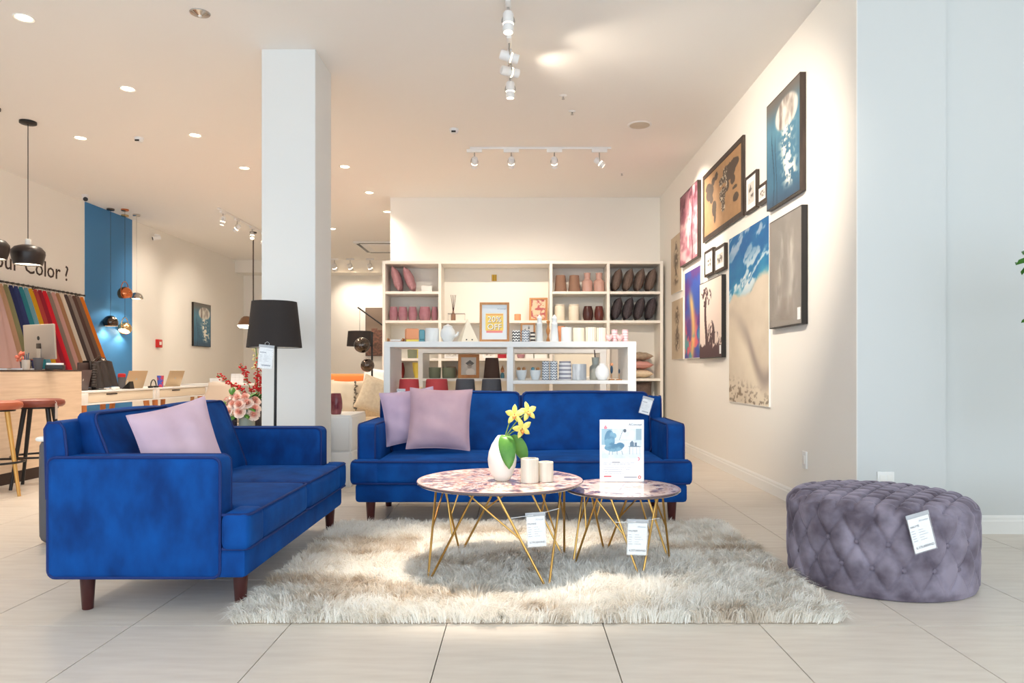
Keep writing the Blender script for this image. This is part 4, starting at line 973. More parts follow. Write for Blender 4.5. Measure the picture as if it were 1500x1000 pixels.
goods('tin', 'tin with bold black and white zigzag print beside the sale sign', 'tin', 'tin', 750, 762.3, 484, TOP, Yt, M_zig)
goods('tin', 'tin with fine blue-grey zigzag print beside the bold zigzag tin', 'tin', 'tin', 764, 776, 484, TOP, Yt, M_zigg)
goods('tin', 'narrow white tin with dark dots beside the zigzag tins', 'tin', 'tin', 776.8, 784, 486.5, TOP, Yt - .03, stripes('dot_print', (236, 228, 214), (52, 46, 48), 10, 'Z'))
standing_frame('photo_frame', 'small wooden photo frame behind the patterned tins', 762.5, 784, 473.5, TOP, Yt + .16, M_oak, sketch(21), .016, nx=20, ny=24)
goods('ceramic_lighthouse', 'white lighthouse ornament beside the patterned tins', 'ornament', 'lighthouse', 784.5, 796, 461, TOP, Yt, M_cer)
goods('ceramic_lighthouse', 'white lighthouse ornament beside the pale cups', 'ornament', 'lighthouse', 806, 818.5, 461, TOP, Yt, M_cer)
t = thing('carved_stand', 'slim wooden spindle ornament between the lighthouses', 'ornament', (WX(803.5, Yt), Yt + .1, TOP))
part('spindle', MB().lathe([(0, 0), (.028, 0), (.028, .008)] + [(.012 + .006 * math.cos(k), .012 + .0145 * k) for k in range(13)] + [(0, .2)], 16), M_oak, t)
t = goods('candle_cup', 'orange candle cup with white topping behind the pale cups', 'cup', 'pot', 815, 828, 478, TOP, Yt + .16, M_terra)
for k, (a, b, lab, m) in enumerate(((822, 837.5, 'plain pale green cup nearest the lighthouse on the low shelf', M_cer), (839, 856, 'plain cream cup second in the row of pale cups', M_cerc), (857.5, 873, 'cream cup with thin upright stripes, third in the row', M_pale), (873.5, 888, 'cream cup with thin upright stripes next to the pink hearts', M_pale))):
    goods('cup', lab, 'cup', 'tin', a, b, 479.5 + (.8 if k % 2 else 0), TOP, Yt, m, 'pale cups on the low shelf')
M_pk = mat('pink_ceramic', (236, 178, 182), .4)
for k, px in enumerate((892, 907.5)):
    t = thing('ceramic_heart', ['pink ceramic heart beside the striped cream cup', 'pink ceramic heart between the two striped pink cups'][k], 'ornament', (WX(px, Yt), Yt - .02, TOP)); r = .034
    def hf(a, b):
        th_ = 2 * PI * a; ph = PI * b; x = 16 * math.sin(th_) ** 3; z = 13 * math.cos(th_) - 5 * math.cos(2 * th_) - 2 * math.cos(3 * th_) - math.cos(4 * th_); s = math.sin(ph)
        return (x / 17 * r * s, -.018 * math.cos(ph), (z + 17) / 29 * r * 2 * s + r * (1 - s))
    part('body', MB().grid(32, 10, hf), M_pk, t)
for k, (a, b) in enumerate(((895.5, 904.5), (911, 920))): goods('cup', ['pink striped cup between the ceramic hearts', 'pink striped cup at the end of the low shelf top'][k], 'cup', 'tin', a, b, 483, TOP, Yt + .04, M_pinks, 'striped pink cups')
# ---- inside the low shelf
for k, (a, b, m, lab) in enumerate(((581, 617.5, M_red, 'coral red lamp shade at the outer end under the low shelf top'), (619.5, 660, M_red, 'coral red lamp shade next to the grey shades in the low shelf'), (664, 699, M_charc, 'grey lamp shade next to the coral red one in the low shelf'), (702, 738, M_charc, 'grey lamp shade next to the middle upright of the low shelf'))):
    goods('lamp_shade', lab, 'lamp shade', 'shade', a, b, 555, .575, 6.28, m, 'lamp shades in the low shelf', .01, 12, 36)
    if k < 2: goods('lamp_shade', ['second coral red lamp shade tucked behind the outer one', 'second coral red lamp shade tucked behind the inner one'][k], 'lamp shade', 'shade', a + 10, b + 8, 556, .575, 6.47 if False else 6.47, m, 'lamp shades in the low shelf', .01, 12, 36) if False else None
Yi = 6.2
for k, (a, b) in enumerate(((755.5, 772), (776, 792.5))):
    t = goods('planter', ['white tapered planter nearest the middle upright, holding wooden figures', 'white tapered planter next to the zigzag vases, holding dark figures'][k], 'planter', 'pot', a, b, 542, ZB, Yi, M_cer)
    for j in (-1, 1):
        c = M_oak if k == 0 or j > 0 else M_teal
        fg = single('peg_figure', MB().lathe([(0, 0), (.018, 0), (.02, .02), (.012, .04), (.016, .052), (.014, .068), (0, .075)], 16), c, ['light wooden peg figure in the planter by the upright', 'pale wooden peg figure in the planter by the upright, inner one', 'dark teal peg figure in the planter by the zigzag vases', 'pale wooden peg figure in the planter by the zigzag vases'][k * 2 + (j + 1) // 2], 'figure', (WX((a + b) / 2, Yi) + j * .022, Yi, ZB + .0195 * 4 * .5))
for k, (a, b) in enumerate(((794, 804.5), (805.5, 816.5))): goods('vase', ['grey zigzag vase next to the white planter', 'grey zigzag vase next to the stacked banded cup'][k], 'vase', 'tin', a, b, 529, ZB, Yi, M_zigg, 'zigzag vases')
goods('vase', 'grey banded lidded jar in the low shelf', 'jar', 'jar', 818.5, 837, 529, ZB, Yi, M_band)
goods('planter', 'white and grey marble pot in the low shelf', 'pot', 'tin', 838, 859, 533, ZB, Yi, M_marble)
t = goods('bottle_vase', 'grey bottle vase holding one dark stem', 'vase', 'bottle', 863.5, 881, 523.5, ZB, Yi + .12, mat('grey_glaze', (176, 178, 170), .4))
part('stem', MB().tube([(0, 0, .1), (-.004, 0, .2), (-.009, 0, .265)], .005, 8), M_brn, t)
goods('round_vase', 'round white vase with short neck in the low shelf', 'vase', 'round', 871.5, 892.5, 532, ZB, Yi - .06, mat('round_white_glaze', (238, 240, 242), .25))
for k, px in enumerate((896, 907)):
    t = thing('wooden_figure', ['blue and wood parrot figure beside the round white vase', 'tiny dark bird figure on a wire next to the shelf end'][k], 'figure', (WX(px, Yi), Yi, ZB + .0008))
    part('base', MB().lathe([(0, 0), (.026, 0), (.026, .008), (0, .01)], 16), M_oak, t); part('stem', MB().cyl((0, 0, .008), (0, 0, .06), .0025), M_oak, t)
    part('body', MB().ball((0, 0, .09 if k == 0 else .075), .02 if k == 0 else .012, 12, 8, (.6, .6, 1.8)), mat('navy_paint', (38, 66, 92), .4), t)
    if k == 0: part('head', MB().ball((0, 0, .135), .014, 12, 8), M_terra, t)
# ---- second low shelf (seen through the first)
Y2, Z2 = 8.25, .882
goods('canister', 'sage green canister with pale base next to the shelf upright', 'canister', 'cup', 628, 646, 538, Z2, Y2, M_sage); goods('canister', 'sage green canister with pale base beside the photo frame', 'canister', 'cup', 647.5, 668, 538, Z2, Y2, M_sage)
def grad(u, v):
    c = mixc((206, 202, 196), (186, 184, 180), fbm(u * 3, v * 4, 5)); cap = np.abs(u - .58) + np.abs(v - .66) * 1.6 < .3; c = mixc(c, C((92, 88, 84), u), cap * .9)
    c = mixc(c, C((150, 140, 132), u), (((u - .56) / .16) ** 2 + ((v - .5) / .14) ** 2 < 1) * .7); return mixc(c, C((224, 218, 212), u), (((u - .62) / .3) ** 2 + ((v - .15) / .22) ** 2 < 1) * .8)
standing_frame('photo_frame', 'brown wooden frame with a grey portrait photo on the second shelf', 671, 702, 519, Z2, Y2 - .08, M_oak, grad, .035)
goods('lamp_shade', 'dark brown lamp shade beside the portrait photo frame', 'lamp shade', 'shade', 708, 733, 524, Z2, Y2, mat('brown_fabric', (84, 66, 60), .8))
t = thing('wooden_figure', 'small wooden toy figure beside the brown lamp shade', 'figure', (WX(736, Y2), Y2, Z2 + .0008))
part('body', MB().lathe([(0, 0), (.02, 0), (.024, .03), (.016, .06), (0, .065)], 14), M_teal, t); part('head', MB().ball((0, 0, .085), .022, 12, 8), M_terra, t); part('hat', MB().lathe([(.02, .1), (.012, .12), (0, .15)], 12), M_oak, t)
# ---- wall shelf, row behind
Yr = 9.9
goods('flower_pot', 'yellow tapered pot on the wall shelf behind the coral shades', 'pot', 'pot', 604, 622, 531, zr4, Yr, M_yel)
goods('vase', 'dark red vase on the wall shelf beside the yellow pot', 'vase', 'barrel', 578, 593, 531, zr4, Yr, mat('dark_red_glaze', (120, 24, 34), .3))
goods('canister', 'sage green canister on the wall shelf above the yellow pot', 'canister', 'cup', 597, 611, 512, zr3, Yr - .05, M_sage); goods('jug', 'pale yellow jug on the wall shelf behind the sage canister', 'jug', 'barrel', 604, 617, 506, zr3, Yr + .12, M_yel)
standing_frame('photo_frame', 'wide white photo frame on the wall shelf above the sage canisters', 651, 676, 506, zr3, Yr, M_white, sketch(31), .02, nx=20, ny=20)
standing_frame('photo_frame', 'white frame with dark patterned print next to the red tin', 707, 725, 508, zr3, Yr, M_white, sketch(35), .02, nx=20, ny=20)
goods('tin', 'dark red tin on the wall shelf beside the white frames', 'tin', 'tin', 729, 742, 508, zr3, Yr, mat('crimson', (170, 36, 52), .4)); goods('glass_bowl', 'pink glass bowl on the wall shelf beside the narrow white box', 'bowl', 'barrel', 757, 769, 511, zr3, Yr, M_mg)
for k, (a, b) in enumerate(((769.5, 781), (782.5, 801))): 
    t = thing('storage_box', ['narrow white storage box beside the pink glass bowl', 'wide white storage box beside the shelf divider'][k], 'box', (WX((a + b) / 2, Yr), Yr, zr3 + .001)); q = (b - a) * Yr / F / 2
    part('box', MB().box(-q, q, -.1, .1, 0, .16, .004), M_matte, t); part('lid', MB().box(-q - .003, q + .003, -.103, .103, .16, .19, .004), M_paper, t)
for k, px in enumerate((661, 682)): goods('serving_bowl', ['brown round bowl on the lower wall shelf behind the sage canisters', 'small dark bowl on the lower wall shelf beside the brown one'][k], 'bowl', 'barrel', px - 9, px + 9, 537, zr4, Yr, M_taupe if k == 0 else M_brn)
t = thing('canvas_board', 'large blank cream framed board leaning in the wall shelf', 'board', (WX(848, YS0 + .1), YS0 + .14, zr4 + .002), rot=(-.06, 0, 0))
part('board', MB().box(-.33, .33, -.006, .0, .02, .36, 0), M_cerc, t); part('frame', MB().box(-.35, .35, -.015, .005, 0, .022, .002).box(-.35, .35, -.015, .005, .35, .375, .002).box(-.35, -.33, -.015, .005, .022, .35, .002).box(.33, .35, -.015, .005, .022, .35, .002), M_matte, t)
# ---- wall shelf, main rows
pm = mat('mauve_cushion', (172, 126, 134), .8, c2=(186, 142, 148), scale=20, bump=.2)
def shelf_pillow(label, px, py, Y, sz_, th_, m, rot, grp, sd): pillow(label, (WX(px, Y), Y, WZ(py, Y)), rot, sz_, th_, m, sd, grp, 'cushion')
z1c = zr1 + .175
def lean(label, px, zc, tilt, m, grp, sd, s=.34, th_=.12, Y=9.88): pillow(label, (WX(px, Y), Y, zc), (0, tilt, PI / 2 if False else 0), s, th_, m, sd, grp, 'cushion')
for k, (px, lab) in enumerate(((582, 'mauve cushion leaning against the shelf side in the top compartment'), (600, 'mauve cushion leaning on the other one in the top compartment'))):
    pillow(lab, (WX(px, 9.9), 9.9, zr1 + .186), (-.28 - .06 * k, 0, PI / 2), .335, .11, pm, 4 + k, 'mauve cushions on the wall shelf', 'cushion')
single('white_box', MB().box(-.075, .075, -.05, .05, 0, .1, .003), M_matte, 'small white box beside the mauve cushions', 'box', (WX(625, 9.9), 9.95, zr1 + .001))
for k, (a, b) in enumerate(((570, 583), (583, 597), (598, 611), (613.5, 631), (632, 645))):
    b = min(b, 641.5)
    goods('glass_vase', ['mauve glass vase nearest the outer side of the wall shelf', 'second mauve glass vase from the outer side of the wall shelf', 'middle mauve glass vase of the row on the wall shelf', 'wide mauve glass vase, fourth from the outer side of the shelf', 'mauve glass vase touching the shelf divider'][k], 'vase', 'tumbler', a, b, 449.5, zr2, 9.86, M_mg, 'mauve glass vases', .02, 8)
t = thing('reed_diffuser', 'reed diffuser with dark sticks inside a wire stand on the wall shelf', 'diffuser', (WX(664, 9.85), 9.85, zr2 + .001))
part('bottle', MB().lathe([(0, 0), (.03, 0), (.032, .006), (.032, .09), (.014, .115), (.014, .135)], 18), M_taupe, t)
for k in range(4): part('reed', MB().cyl((0, 0, .1), ((k - 1.5) * .022, .01 * (k % 2), .36), .0035, n=6), M_brn, t)
part('wire_stand', MB().tube([(-.07, -.05, .003), (.16, -.05, .003), (.16, -.05, .1), (-.07, -.05, .1)], .003, 6, True).tube([(-.07, .05, .003), (.16, .05, .003), (.16, .05, .1), (-.07, .05, .1)], .003, 6, True).cyl((-.07, -.05, .1), (-.07, .05, .1), .003).cyl((.16, -.05, .1), (.16, .05, .1), .003), M_smoke, t)
goods('candle', 'small orange candle beside the sale sign on the wall shelf', 'candle', 'tin', 753.5, 763, 460, zr2, 9.85, M_terra)
standing_frame('photo_frame', 'tilted wooden frame with pink flower collage on the wall shelf', 775, 802, 436, zr2, 9.82, M_oak, lambda u, v: mixc((214, 190, 160), (176, 90, 90), ss(.45, .62, fbm(u * 6, v * 8, 44))), .028, rz=-.15, tilt=-.12)
single('price_card', MB().box(-.035, .035, -.002, .002, 0, .09, 0), stripes('price_card_print', (238, 212, 60), (150, 70, 40), 14, 'X'), 'small yellow price card on the empty back panel of the wall shelf', 'card', (WX(724, 10.1), 10.105, WZ(411.5, 10.1)), smooth=False)
for k, (a, b) in enumerate(((812, 830.5), (832, 850.5))): goods('lamp_shade', ['taupe tapered lamp shade next to the shelf divider', 'taupe tapered lamp shade next to the pink glass bottles'][k], 'lamp shade', 'shade', a, b, 403.5, zr1, 9.86, M_taupe, 'taupe lamp shades')
for k, (a, b) in enumerate(((852.5, 868), (869.5, 885.5))): goods('glass_bottle', ['ribbed pink glass bottle next to the taupe shade', 'ribbed pink glass bottle next to the grey cushions'][k], 'bottle', 'bottle', a, b, 400, zr1, 9.86, mat('pink_glass', (204, 164, 152), .1, alpha=.85), 'pink glass bottles', .02, 10)
for k, (a, b) in enumerate(((812, 827.5), (833, 848.5))): goods('candle_jar', ['cream candle jar next to the shelf divider', 'cream candle jar next to the dark vases'][k], 'candle', 'jar', a, b, 446, zr2, 9.86, M_cerc, 'cream candle jars')
for k, (a, b) in enumerate(((853.5, 869), (870.5, 884.5))): goods('vase', ['dark brown glossy vase next to the cream candle jars', 'reddish brown glossy vase next to the charcoal cushions'][k], 'vase', 'barrel', a, b, 448.5, zr2, 9.86, M_brn if k == 0 else mat('red_brown_glaze', (94, 46, 42), .15), 'dark glossy vases')
mg_ = mat('taupe_cushion', (104, 88, 80), .85, c2=(118, 100, 92), scale=40, bump=.2); md_ = mat('charcoal_cushion', (66, 58, 62), .85, c2=(78, 70, 74), scale=40, bump=.2)
for r_, (zz, m, nm) in enumerate(((zr1, mg_, 'taupe'), (zr2, md_, 'charcoal'))):
    for k, px in enumerate((903, 919.5, 936, 952.5)):
        pillow(f'{nm} cushion, {["first", "second", "third", "fourth"][k]} from the divider in the {["upper", "second"][r_]} row', (WX(px, 9.9), 9.9, zz + .172), (.24, 0, PI / 2), .31, .122, m, 10 + k + 4 * r_, f'{nm} cushions on the wall shelf', 'cushion')
for k, (z, m, lab) in enumerate(((zr4 + .062, M_cream, 'cream cushion lying flat at the bottom of the cushion pile'), (zr4 + .182, mat('rose_cushion', (206, 150, 142), .85), 'rose cushion lying flat in the middle of the pile'), (zr4 + .302, mat('greige_cushion', (150, 130, 112), .85, c2=(176, 160, 140), scale=20), 'greige patterned cushion on top of the flat pile'))):
    pillow(lab, (WX(936, 9.9), 9.9, z), (PI / 2, 0, 0), .34, .105, m, 20 + k, 'flat cushions in the corner of the wall shelf', 'cushion')
pillow('beige cushion slumped in the lowest visible corner of the wall shelf', (WX(938, 9.9), 9.88, .5 + .163), (-.1, 0, .0), .31, .12, mg_, 25, None, 'cushion')

# ------------------------------------------------------------------ lounge corner behind the shelf
t = thing('white_pedestal', 'white two-drawer pedestal cabinet standing behind the column', 'cabinet', (-1.66, 6.25, 0))
part('body', MB().box(-.26, .26, -.28, .28, 0, .6, .004), M_white, t)
for z in (.02, .31): part('drawer', MB().box(.255, .268, -.27, .27, z, z + .27, .003), M_white, t); part('drawer', MB().box(-.25, .25, -.292, -.279, z, z + .27, .003), M_white, t)
goods('glass_vase', 'dark mauve glass vase standing on the white pedestal', 'vase', 'barrel', 483, 501.5, 576, .6, 6.1, mat('deep_mauve_glass', (120, 52, 64), .06, alpha=.85, c2=(146, 76, 86), scale=14))
def plain_sofa(label, loc, W, D, hs, hb, m, studs=False):
    t = thing('lounge_sofa', label, 'sofa', loc)
    part('base', MB().box(-W / 2, W / 2, 0, D, .1, hs - .14, .02), m, t); part('back', MB().soft(W / 2, .11, (hb - .12) / 2, .05, 8, (0, .01, 0), M=Matrix.Translation((0, D - .11, (hb + .12) / 2))), m, t)
    for s in (-1, 1):
        part('arm', MB().soft(.09, D / 2 - .02, .25, .05, 6, M=Matrix.Translation((s * (W / 2 - .09), D / 2, .36))), m, t)
        part('seat_cushion', MB().soft((W - .36) / 4, D / 2 - .1, .08, .04, 8, (0, 0, .02), M=Matrix.Translation((s * (W - .36) / 4, D / 2 - .1, hs - .07))), m, t)
        for y in (.06, D - .06): part('leg', MB().lathe([(0, 0), (.02, 0), (.028, .11)], 12), M_leg, t, (s * (W / 2 - .08), y, 0))
    if studs:
        mb = MB()
        for z in (.13, hs - .17):
            for k in range(int(W / .03)): mb.ball((-W / 2 + .015 + k * .03, -.001, z), .007, 6, 4)
        o = part('studs', mb, M_smoke, t); o['kind'] = 'stuff'
    return t
plain_sofa('cream fabric sofa with metal studs behind the white pedestal', (-1.83, 7.05, 0), 1.56, .9, .46, .80, M_cream, True)
plain_sofa('orange leather sofa standing behind the cream one', (-2.62, 9.1, 0), 1.4, .85, .44, .925, mat('orange_leather', (226, 128, 56), .5))
pt = pillow('cream cushion with a tasselled stripe on the cream sofa', (WX(510, 7.36), 7.36, .69), (-.3, .0, .1), .37, .12, mat('cream_cushion', (234, 220, 196), .85), 31)
tas = MB(); R_ = random.Random(2)
for k in range(9):
    z = -.16 + k * .04; tas.tube([(.07, -.064, z), (.075 + .02 * (k % 2), -.074, z - .012), (.06 + .03 * R_.random(), -.07, z - .035)], [.008, .012, .004], 6)
part('tassels', tas, mat('tassel_grey', (120, 112, 100), .9), pt)
pillow('plain cream cushion with a point up on the cream sofa', (WX(552, 7.30), 7.28, .72), (-.3, .3, -.05), .36, .13, M_cream, 32)
pillow('pale cream cushion at the column end of the cream sofa', (WX(462, 7.42), 7.42, .70), (-.25, 0, 0), .36, .12, mat('pale_cushion', (240, 228, 208), .85), 33)
pillow('white cushion on the orange sofa beside the tree lamp', (WX(555, 9.3), 9.22, .8), (-.25, .1, 0), .40, .12, M_matte, 34)
Yc = 10.9
t = thing('cantilever_lamp', 'black cantilever floor lamp with a hanging drum shade', 'floor lamp', (WX(577, Yc), Yc, 0))
part('base', MB().lathe([(0, 0), (.14, 0), (.14, .02), (.02, .03)], 28), M_black, t); part('pole', MB().cyl((0, 0, .02), (0, 0, 1.56), .012), M_black, t)
xe = WX(527, Yc) - WX(577, Yc); ze = WZ(451, Yc)
part('arm', MB().cyl((xe - .03, 0, ze + .01), (.02, 0, ze - .40), .011), M_black, t); part('cord', MB().cyl((xe, 0, ze), (xe, 0, WZ(484, Yc)), .003, n=6), M_black, t)
za, zb_ = WZ(507, Yc), WZ(485, Yc); part('shade', MB().lathe([(.195, za), (.175, zb_), (.172, zb_), (.192, za)], 36).lathe([(0, zb_ - .002), (.173, zb_ - .002)], 24), M_shade, t)
part('shade_ring', MB().tube([(.19 * math.cos(a), .19 * math.sin(a), za + .002) for a in np.linspace(0, 2 * PI, 25)[:-1]], .003, 6, True), M_black, t)
for c in t.children:
    if c.name.startswith('shade'): c.location.x = xe
Yd = 8.0
t = thing('tree_lamp', 'tree floor lamp with two smoked metal dome heads', 'floor lamp', (WX(545, Yd), Yd, 0))
part('base', MB().lathe([(0, 0), (.12, 0), (.12, .015), (.015, .025)], 28), M_black, t); part('pole', MB().cyl((0, 0, .02), (0, 0, WZ(486, Yd)), .011), M_black, t)
for (px, py, r, ax) in ((532, 506, .088, (-.35, .6, -.55)), (540, 535, .075, (.15, .7, -.35))):
    c = Vector((WX(px, Yd) - WX(545, Yd), -.06, WZ(py, Yd))); q = Vector(ax).normalized().to_track_quat('Z', 'Y'); M = Matrix.Translation(c) @ q.to_matrix().to_4x4()
    pr = [(r * math.sin(a), -r * math.cos(a)) for a in np.linspace(.04, 1.95, 16)]; pr += [(a * .95, b * .95) for a, b in pr[::-1]]
    h = part('lamp_head', MB().lathe(pr, 28, M), M_smoke, t); part('bulb', MB().lathe([(0, .02), (r * .5, .01), (r * .5, -.02)], 14, M), M_matte, h); part('swivel', MB().cyl((0, 0, c.z), c, .008, n=8), M_black, h)

# ------------------------------------------------------------------ flowers behind the two-seater sofa
Yv = 6.15; tz = .47; xv = WX(365, Yv)
t = thing('side_table', 'round dark side table carrying the flowers behind the two-seater sofa', 'table', (xv - .05, Yv, 0))
part('table_top', MB().lathe([(0, tz - .025), (.27, tz - .025), (.275, tz - .02), (.275, tz - .003), (.27, tz), (0, tz)], 40), M_frame, t); part('post', MB().cyl((0, 0, .02), (0, 0, tz - .02), .025), M_black, t); part('foot', MB().lathe([(0, 0), (.18, 0), (.18, .012), (.03, .03)], 32), M_black, t)
single('glass_vase', MB().lathe([(0, 0), (.062, 0), (.066, .004), (.066, .17), (.061, .17), (.061, .02), (0, .02)], 32), mat('water_glass', (196, 206, 196), .08, alpha=.6), 'clear square-looking glass vase under the pink roses', 'vase', (xv, Yv - .05, tz))
goods('votive', 'dark marbled candle pot beside the rose vase', 'candle', 'tin', 335, 347, 611, tz, Yv - .1, mat('dark_marble', (52, 42, 58), .2, c2=(130, 110, 120), scale=30, contrast=(.55, .7)))
t = thing('rose_bouquet', 'bouquet of pale pink roses with green leaves in the glass vase', 'flowers', (xv, Yv - .05, tz + .12))
mr = mat('rose_pink', (255, 240, 232), .6, c2=(252, 222, 212), scale=30)
def rose_mesh():
    mb = MB(); R2 = random.Random(5)
    for ring, (np_, rr, tilt) in enumerate(((3, .010, 1.45), (4, .020, 1.15), (5, .032, .8), (6, .046, .4))):
        for k in range(np_):
            a = 2 * PI * k / np_ + ring * .7
            def pf(u, v, a=a, rr=rr, tilt=tilt, ring=ring):
                s = (u - .5) * (2.4 / (1 + .35 * ring)); r = rr * (.25 + .75 * math.sin(v * PI * .5)); z = v * .045 * math.sin(tilt) + (.004 if ring == 0 else 0) - ring * .004 * v
                r += (.012 * v * v if v > .6 else 0); w_ = s * (1 - .25 * v * v)
                return (r * math.cos(a + w_), r * math.sin(a + w_), z)
            mb.grid(5, 4, pf)
    n0 = len(mb.v); mb.ball((0, 0, .012), .014, 8, 6)
    me = bpy.data.meshes.new('rose'); me.from_pydata(mb.v, [], mb.f)
    z = np.array(mb.v); rr = np.hypot(z[:, 0], z[:, 1]); setcol(me, mixc((222, 150, 132), (255, 240, 232), ss(.008, .036, rr)))
    for q in me.polygons: q.use_smooth = True
    me.materials.append(mat('rose_petals', (255, 255, 255), .6, attr='Col')); return me
rm = rose_mesh()
for (px, py, dy) in ((347, 583, .0), (356, 584, -.05), (366, 583, -.05), (352, 592, -.08), (361, 592, -.1), (370, 590, -.07), (345, 601, -.09), (362, 602, -.11), (376, 588, 0), (379, 598, -.05), (339, 596, -.02), (378, 606, -.06), (337, 588, .03), (332, 600, .02)):
    p = Vector((WX(px, Yv) - xv, dy, WZ(py, Yv) - tz - .12)); d = (p - Vector((0, .02, .02)) + Vector((0, -.06, .05))).normalized()
    o = link('rose', rm, t, p, d.to_track_quat('Z', 'Y').to_euler()); s = .95; o.scale = (s, s, s)
lm = MB().grid(4, 6, lambda u, v: ((2 * u - 1) * .028 * math.sin(PI * (v * .9 + .06)), .1 * v, .012 * math.sin(PI * v) - .008 * (2 * u - 1) ** 2)).mesh('leaf', M_leaf)
for (px, py, a, e) in ((342, 592, 2.4, .3), (341, 598, 2.9, -.1), (373, 583, .6, .6), (374, 597, -.6, -.2), (356, 606, -1.6, -.4), (369, 604, -.9, -.4), (350, 577, 1.8, .7), (345, 604, -2.4, -.3)):
    link('leaf', lm, t, (WX(px, Yv) - xv - .02, -.06, WZ(py, Yv) - tz - .12), (e, 0, a - PI / 2))
part('stems', MB().tube([(0, 0, -.09), (.01, 0, .05)], .02, 8), M_leafd, t)
t = thing('red_orchid_vase', 'arrangement of red spray orchids with green base behind the roses', 'flowers', (WX(365, Yv) - .0, Yv + .15, tz))
part('vase', MB().lathe([(0, 0), (.05, 0), (.06, .02), (.05, .2), (.055, .25), (.048, .25), (.04, .2), (0, .03)], 24), M_charc, t)
R3 = random.Random(9); st = MB(); fl = MB()
for k in range(9):
    a = R3.uniform(-1.1, 1.1) if k else .05; L_ = .5 - .24 * abs(a); pts = [Vector((.03 * math.sin(a), R3.uniform(-.02, .02), .24)) + Vector((math.sin(a) * .42 * s ** 1.2, (R3.random() - .5) * .04, (L_ * .75) * s)) for s in np.linspace(0, 1, 6)]
    st.tube(pts, .003, 5)
    for j in range(60):
        s = R3.uniform(.25, 1) * 4.99; i = int(s); p = pts[i].lerp(pts[i + 1], s - i) + Vector((R3.gauss(0, .014), R3.gauss(0, .014), R3.gauss(0, .014))); fl.ball(p, R3.uniform(.007, .013), 5, 4, (1, 1, .7))
part('stems', st, M_leafd, t); o = part('blossoms', fl, mat('orchid_red', (200, 36, 42), .5), t); o['kind'] = 'stuff'
gl = MB()
for k in range(26):
    a = R3.uniform(0, 2 * PI); gl.tube([(0, 0, .24), (.06 * math.cos(a), .05 * math.sin(a), .29), (.13 * math.cos(a), .1 * math.sin(a), .275 + R3.uniform(-.02, .03))], [.003, .008, .002], 5)
o = part('foliage', gl, M_leafd, t); o['kind'] = 'stuff'
t = thing('white_orchid_spray', 'pale green flower spike rising above the red orchids', 'flowers', (WX(362, Yv) - .02, Yv + .3, tz)); part('vase', MB().lathe([(0, 0), (.04, 0), (.045, .05), (.025, .2), (.028, .3), (.022, .3), (0, .05)], 20), M_cerc, t)
part('stem', MB().tube([(0, 0, .1), (0, 0, .5), (-.02, 0, .78)], .004, 6), M_leaf, t); fl = MB()
for k in range(30): fl.ball((-.02 + R3.gauss(0, .014), R3.gauss(0, .014), .52 + .009 * k), R3.uniform(.006, .012) * (1.3 - k / 40), 6, 4)
o = part('blossoms', fl, mat('pale_blossom', (214, 208, 150), .6), t); o['kind'] = 'stuff'
# ------------------------------------------------------------------ reception counter and stools
t = thing('reception_counter', 'pale wooden reception counter with a dark plinth', 'counter', (-4.33, 5.9, 0))
part('front_panel', MB().box(-.04, 0, -2.3, 1.2, .105, .965, .002, seg=1), M_lam, t, smooth=False)
part('end_panel', MB().box(-.85, -.04, 1.16, 1.2, .105, .965, .002, seg=1), M_lam, t, smooth=False)
part('plinth', MB().box(-.8, -.03, -2.27, 1.17, 0, .105), mat('plinth_dark', (58, 44, 40), .6), t, smooth=False)
part('worktop', MB().box(-.88, .004, -2.3, 1.205, .965, .978, .002, seg=1), mat('worktop_dark', (66, 50, 44), .5), t, smooth=False)
part('inner_shelf', MB().box(-.8, -.05, -2.25, 1.15, .6, .62), M_lam, t, smooth=False)
M_lth = mat('brown_leather', (126, 62, 48), .4, c2=(142, 74, 58), scale=12); M_lth2 = mat('tan_leather', (168, 84, 56), .4, c2=(182, 96, 66), scale=12)
def stool(label, loc, m, lm, lm2, a0, mis=0):
    t = thing('bar_stool', label, 'stool', loc, a0)
    part('seat', MB().lathe([(0, .67), (.17, .67), (.186, .685), (.19, .705), (.182, .724), (.15, .735), (0, .74)], 40), m, t); part('seat_plate', MB().lathe([(0, .655), (.14, .655), (.14, .671), (0, .671)], 28), M_black, t)
    for k in range(4):
        a = PI / 4 + k * PI / 2; part('leg', MB().cyl((.225 * math.cos(a), .225 * math.sin(a), .0), (.115 * math.cos(a), .115 * math.sin(a), .668), .0125, .019, 12), lm if k < 2 else lm2, t)
    part('foot_ring', MB().tube([(.196 * math.cos(b), .196 * math.sin(b), .26) for b in np.linspace(0, 2 * PI, 37)[:-1]], .009, 8, True), M_black, t)
    return t
stool('round bar stool with dark brown leather seat and black legs at the counter', (-4.03, 6.02, 0), M_lth, M_black, M_black, .35)
stool('round bar stool with lighter tan leather seat and golden legs', (-4.085, 5.58, 0), M_lth2, mat('gold_leg', (206, 158, 86), .35, .3), MATS['gold_leg'], -.95)
t = thing('hang_tag', 'translucent label hanging from the dark brown stool', 'label', (-3.845, 5.96, .70), .3)
part('card', MB().box(-.001, .001, -.03, .03, -.13, 0), mat('frosted_plastic', (226, 218, 212), .3, alpha=.7), t); part('loop', MB().tube([(0, 0, -.002), (.0, .004, .01), (-.01, 0, .02)], .001, 5), M_paper, t)
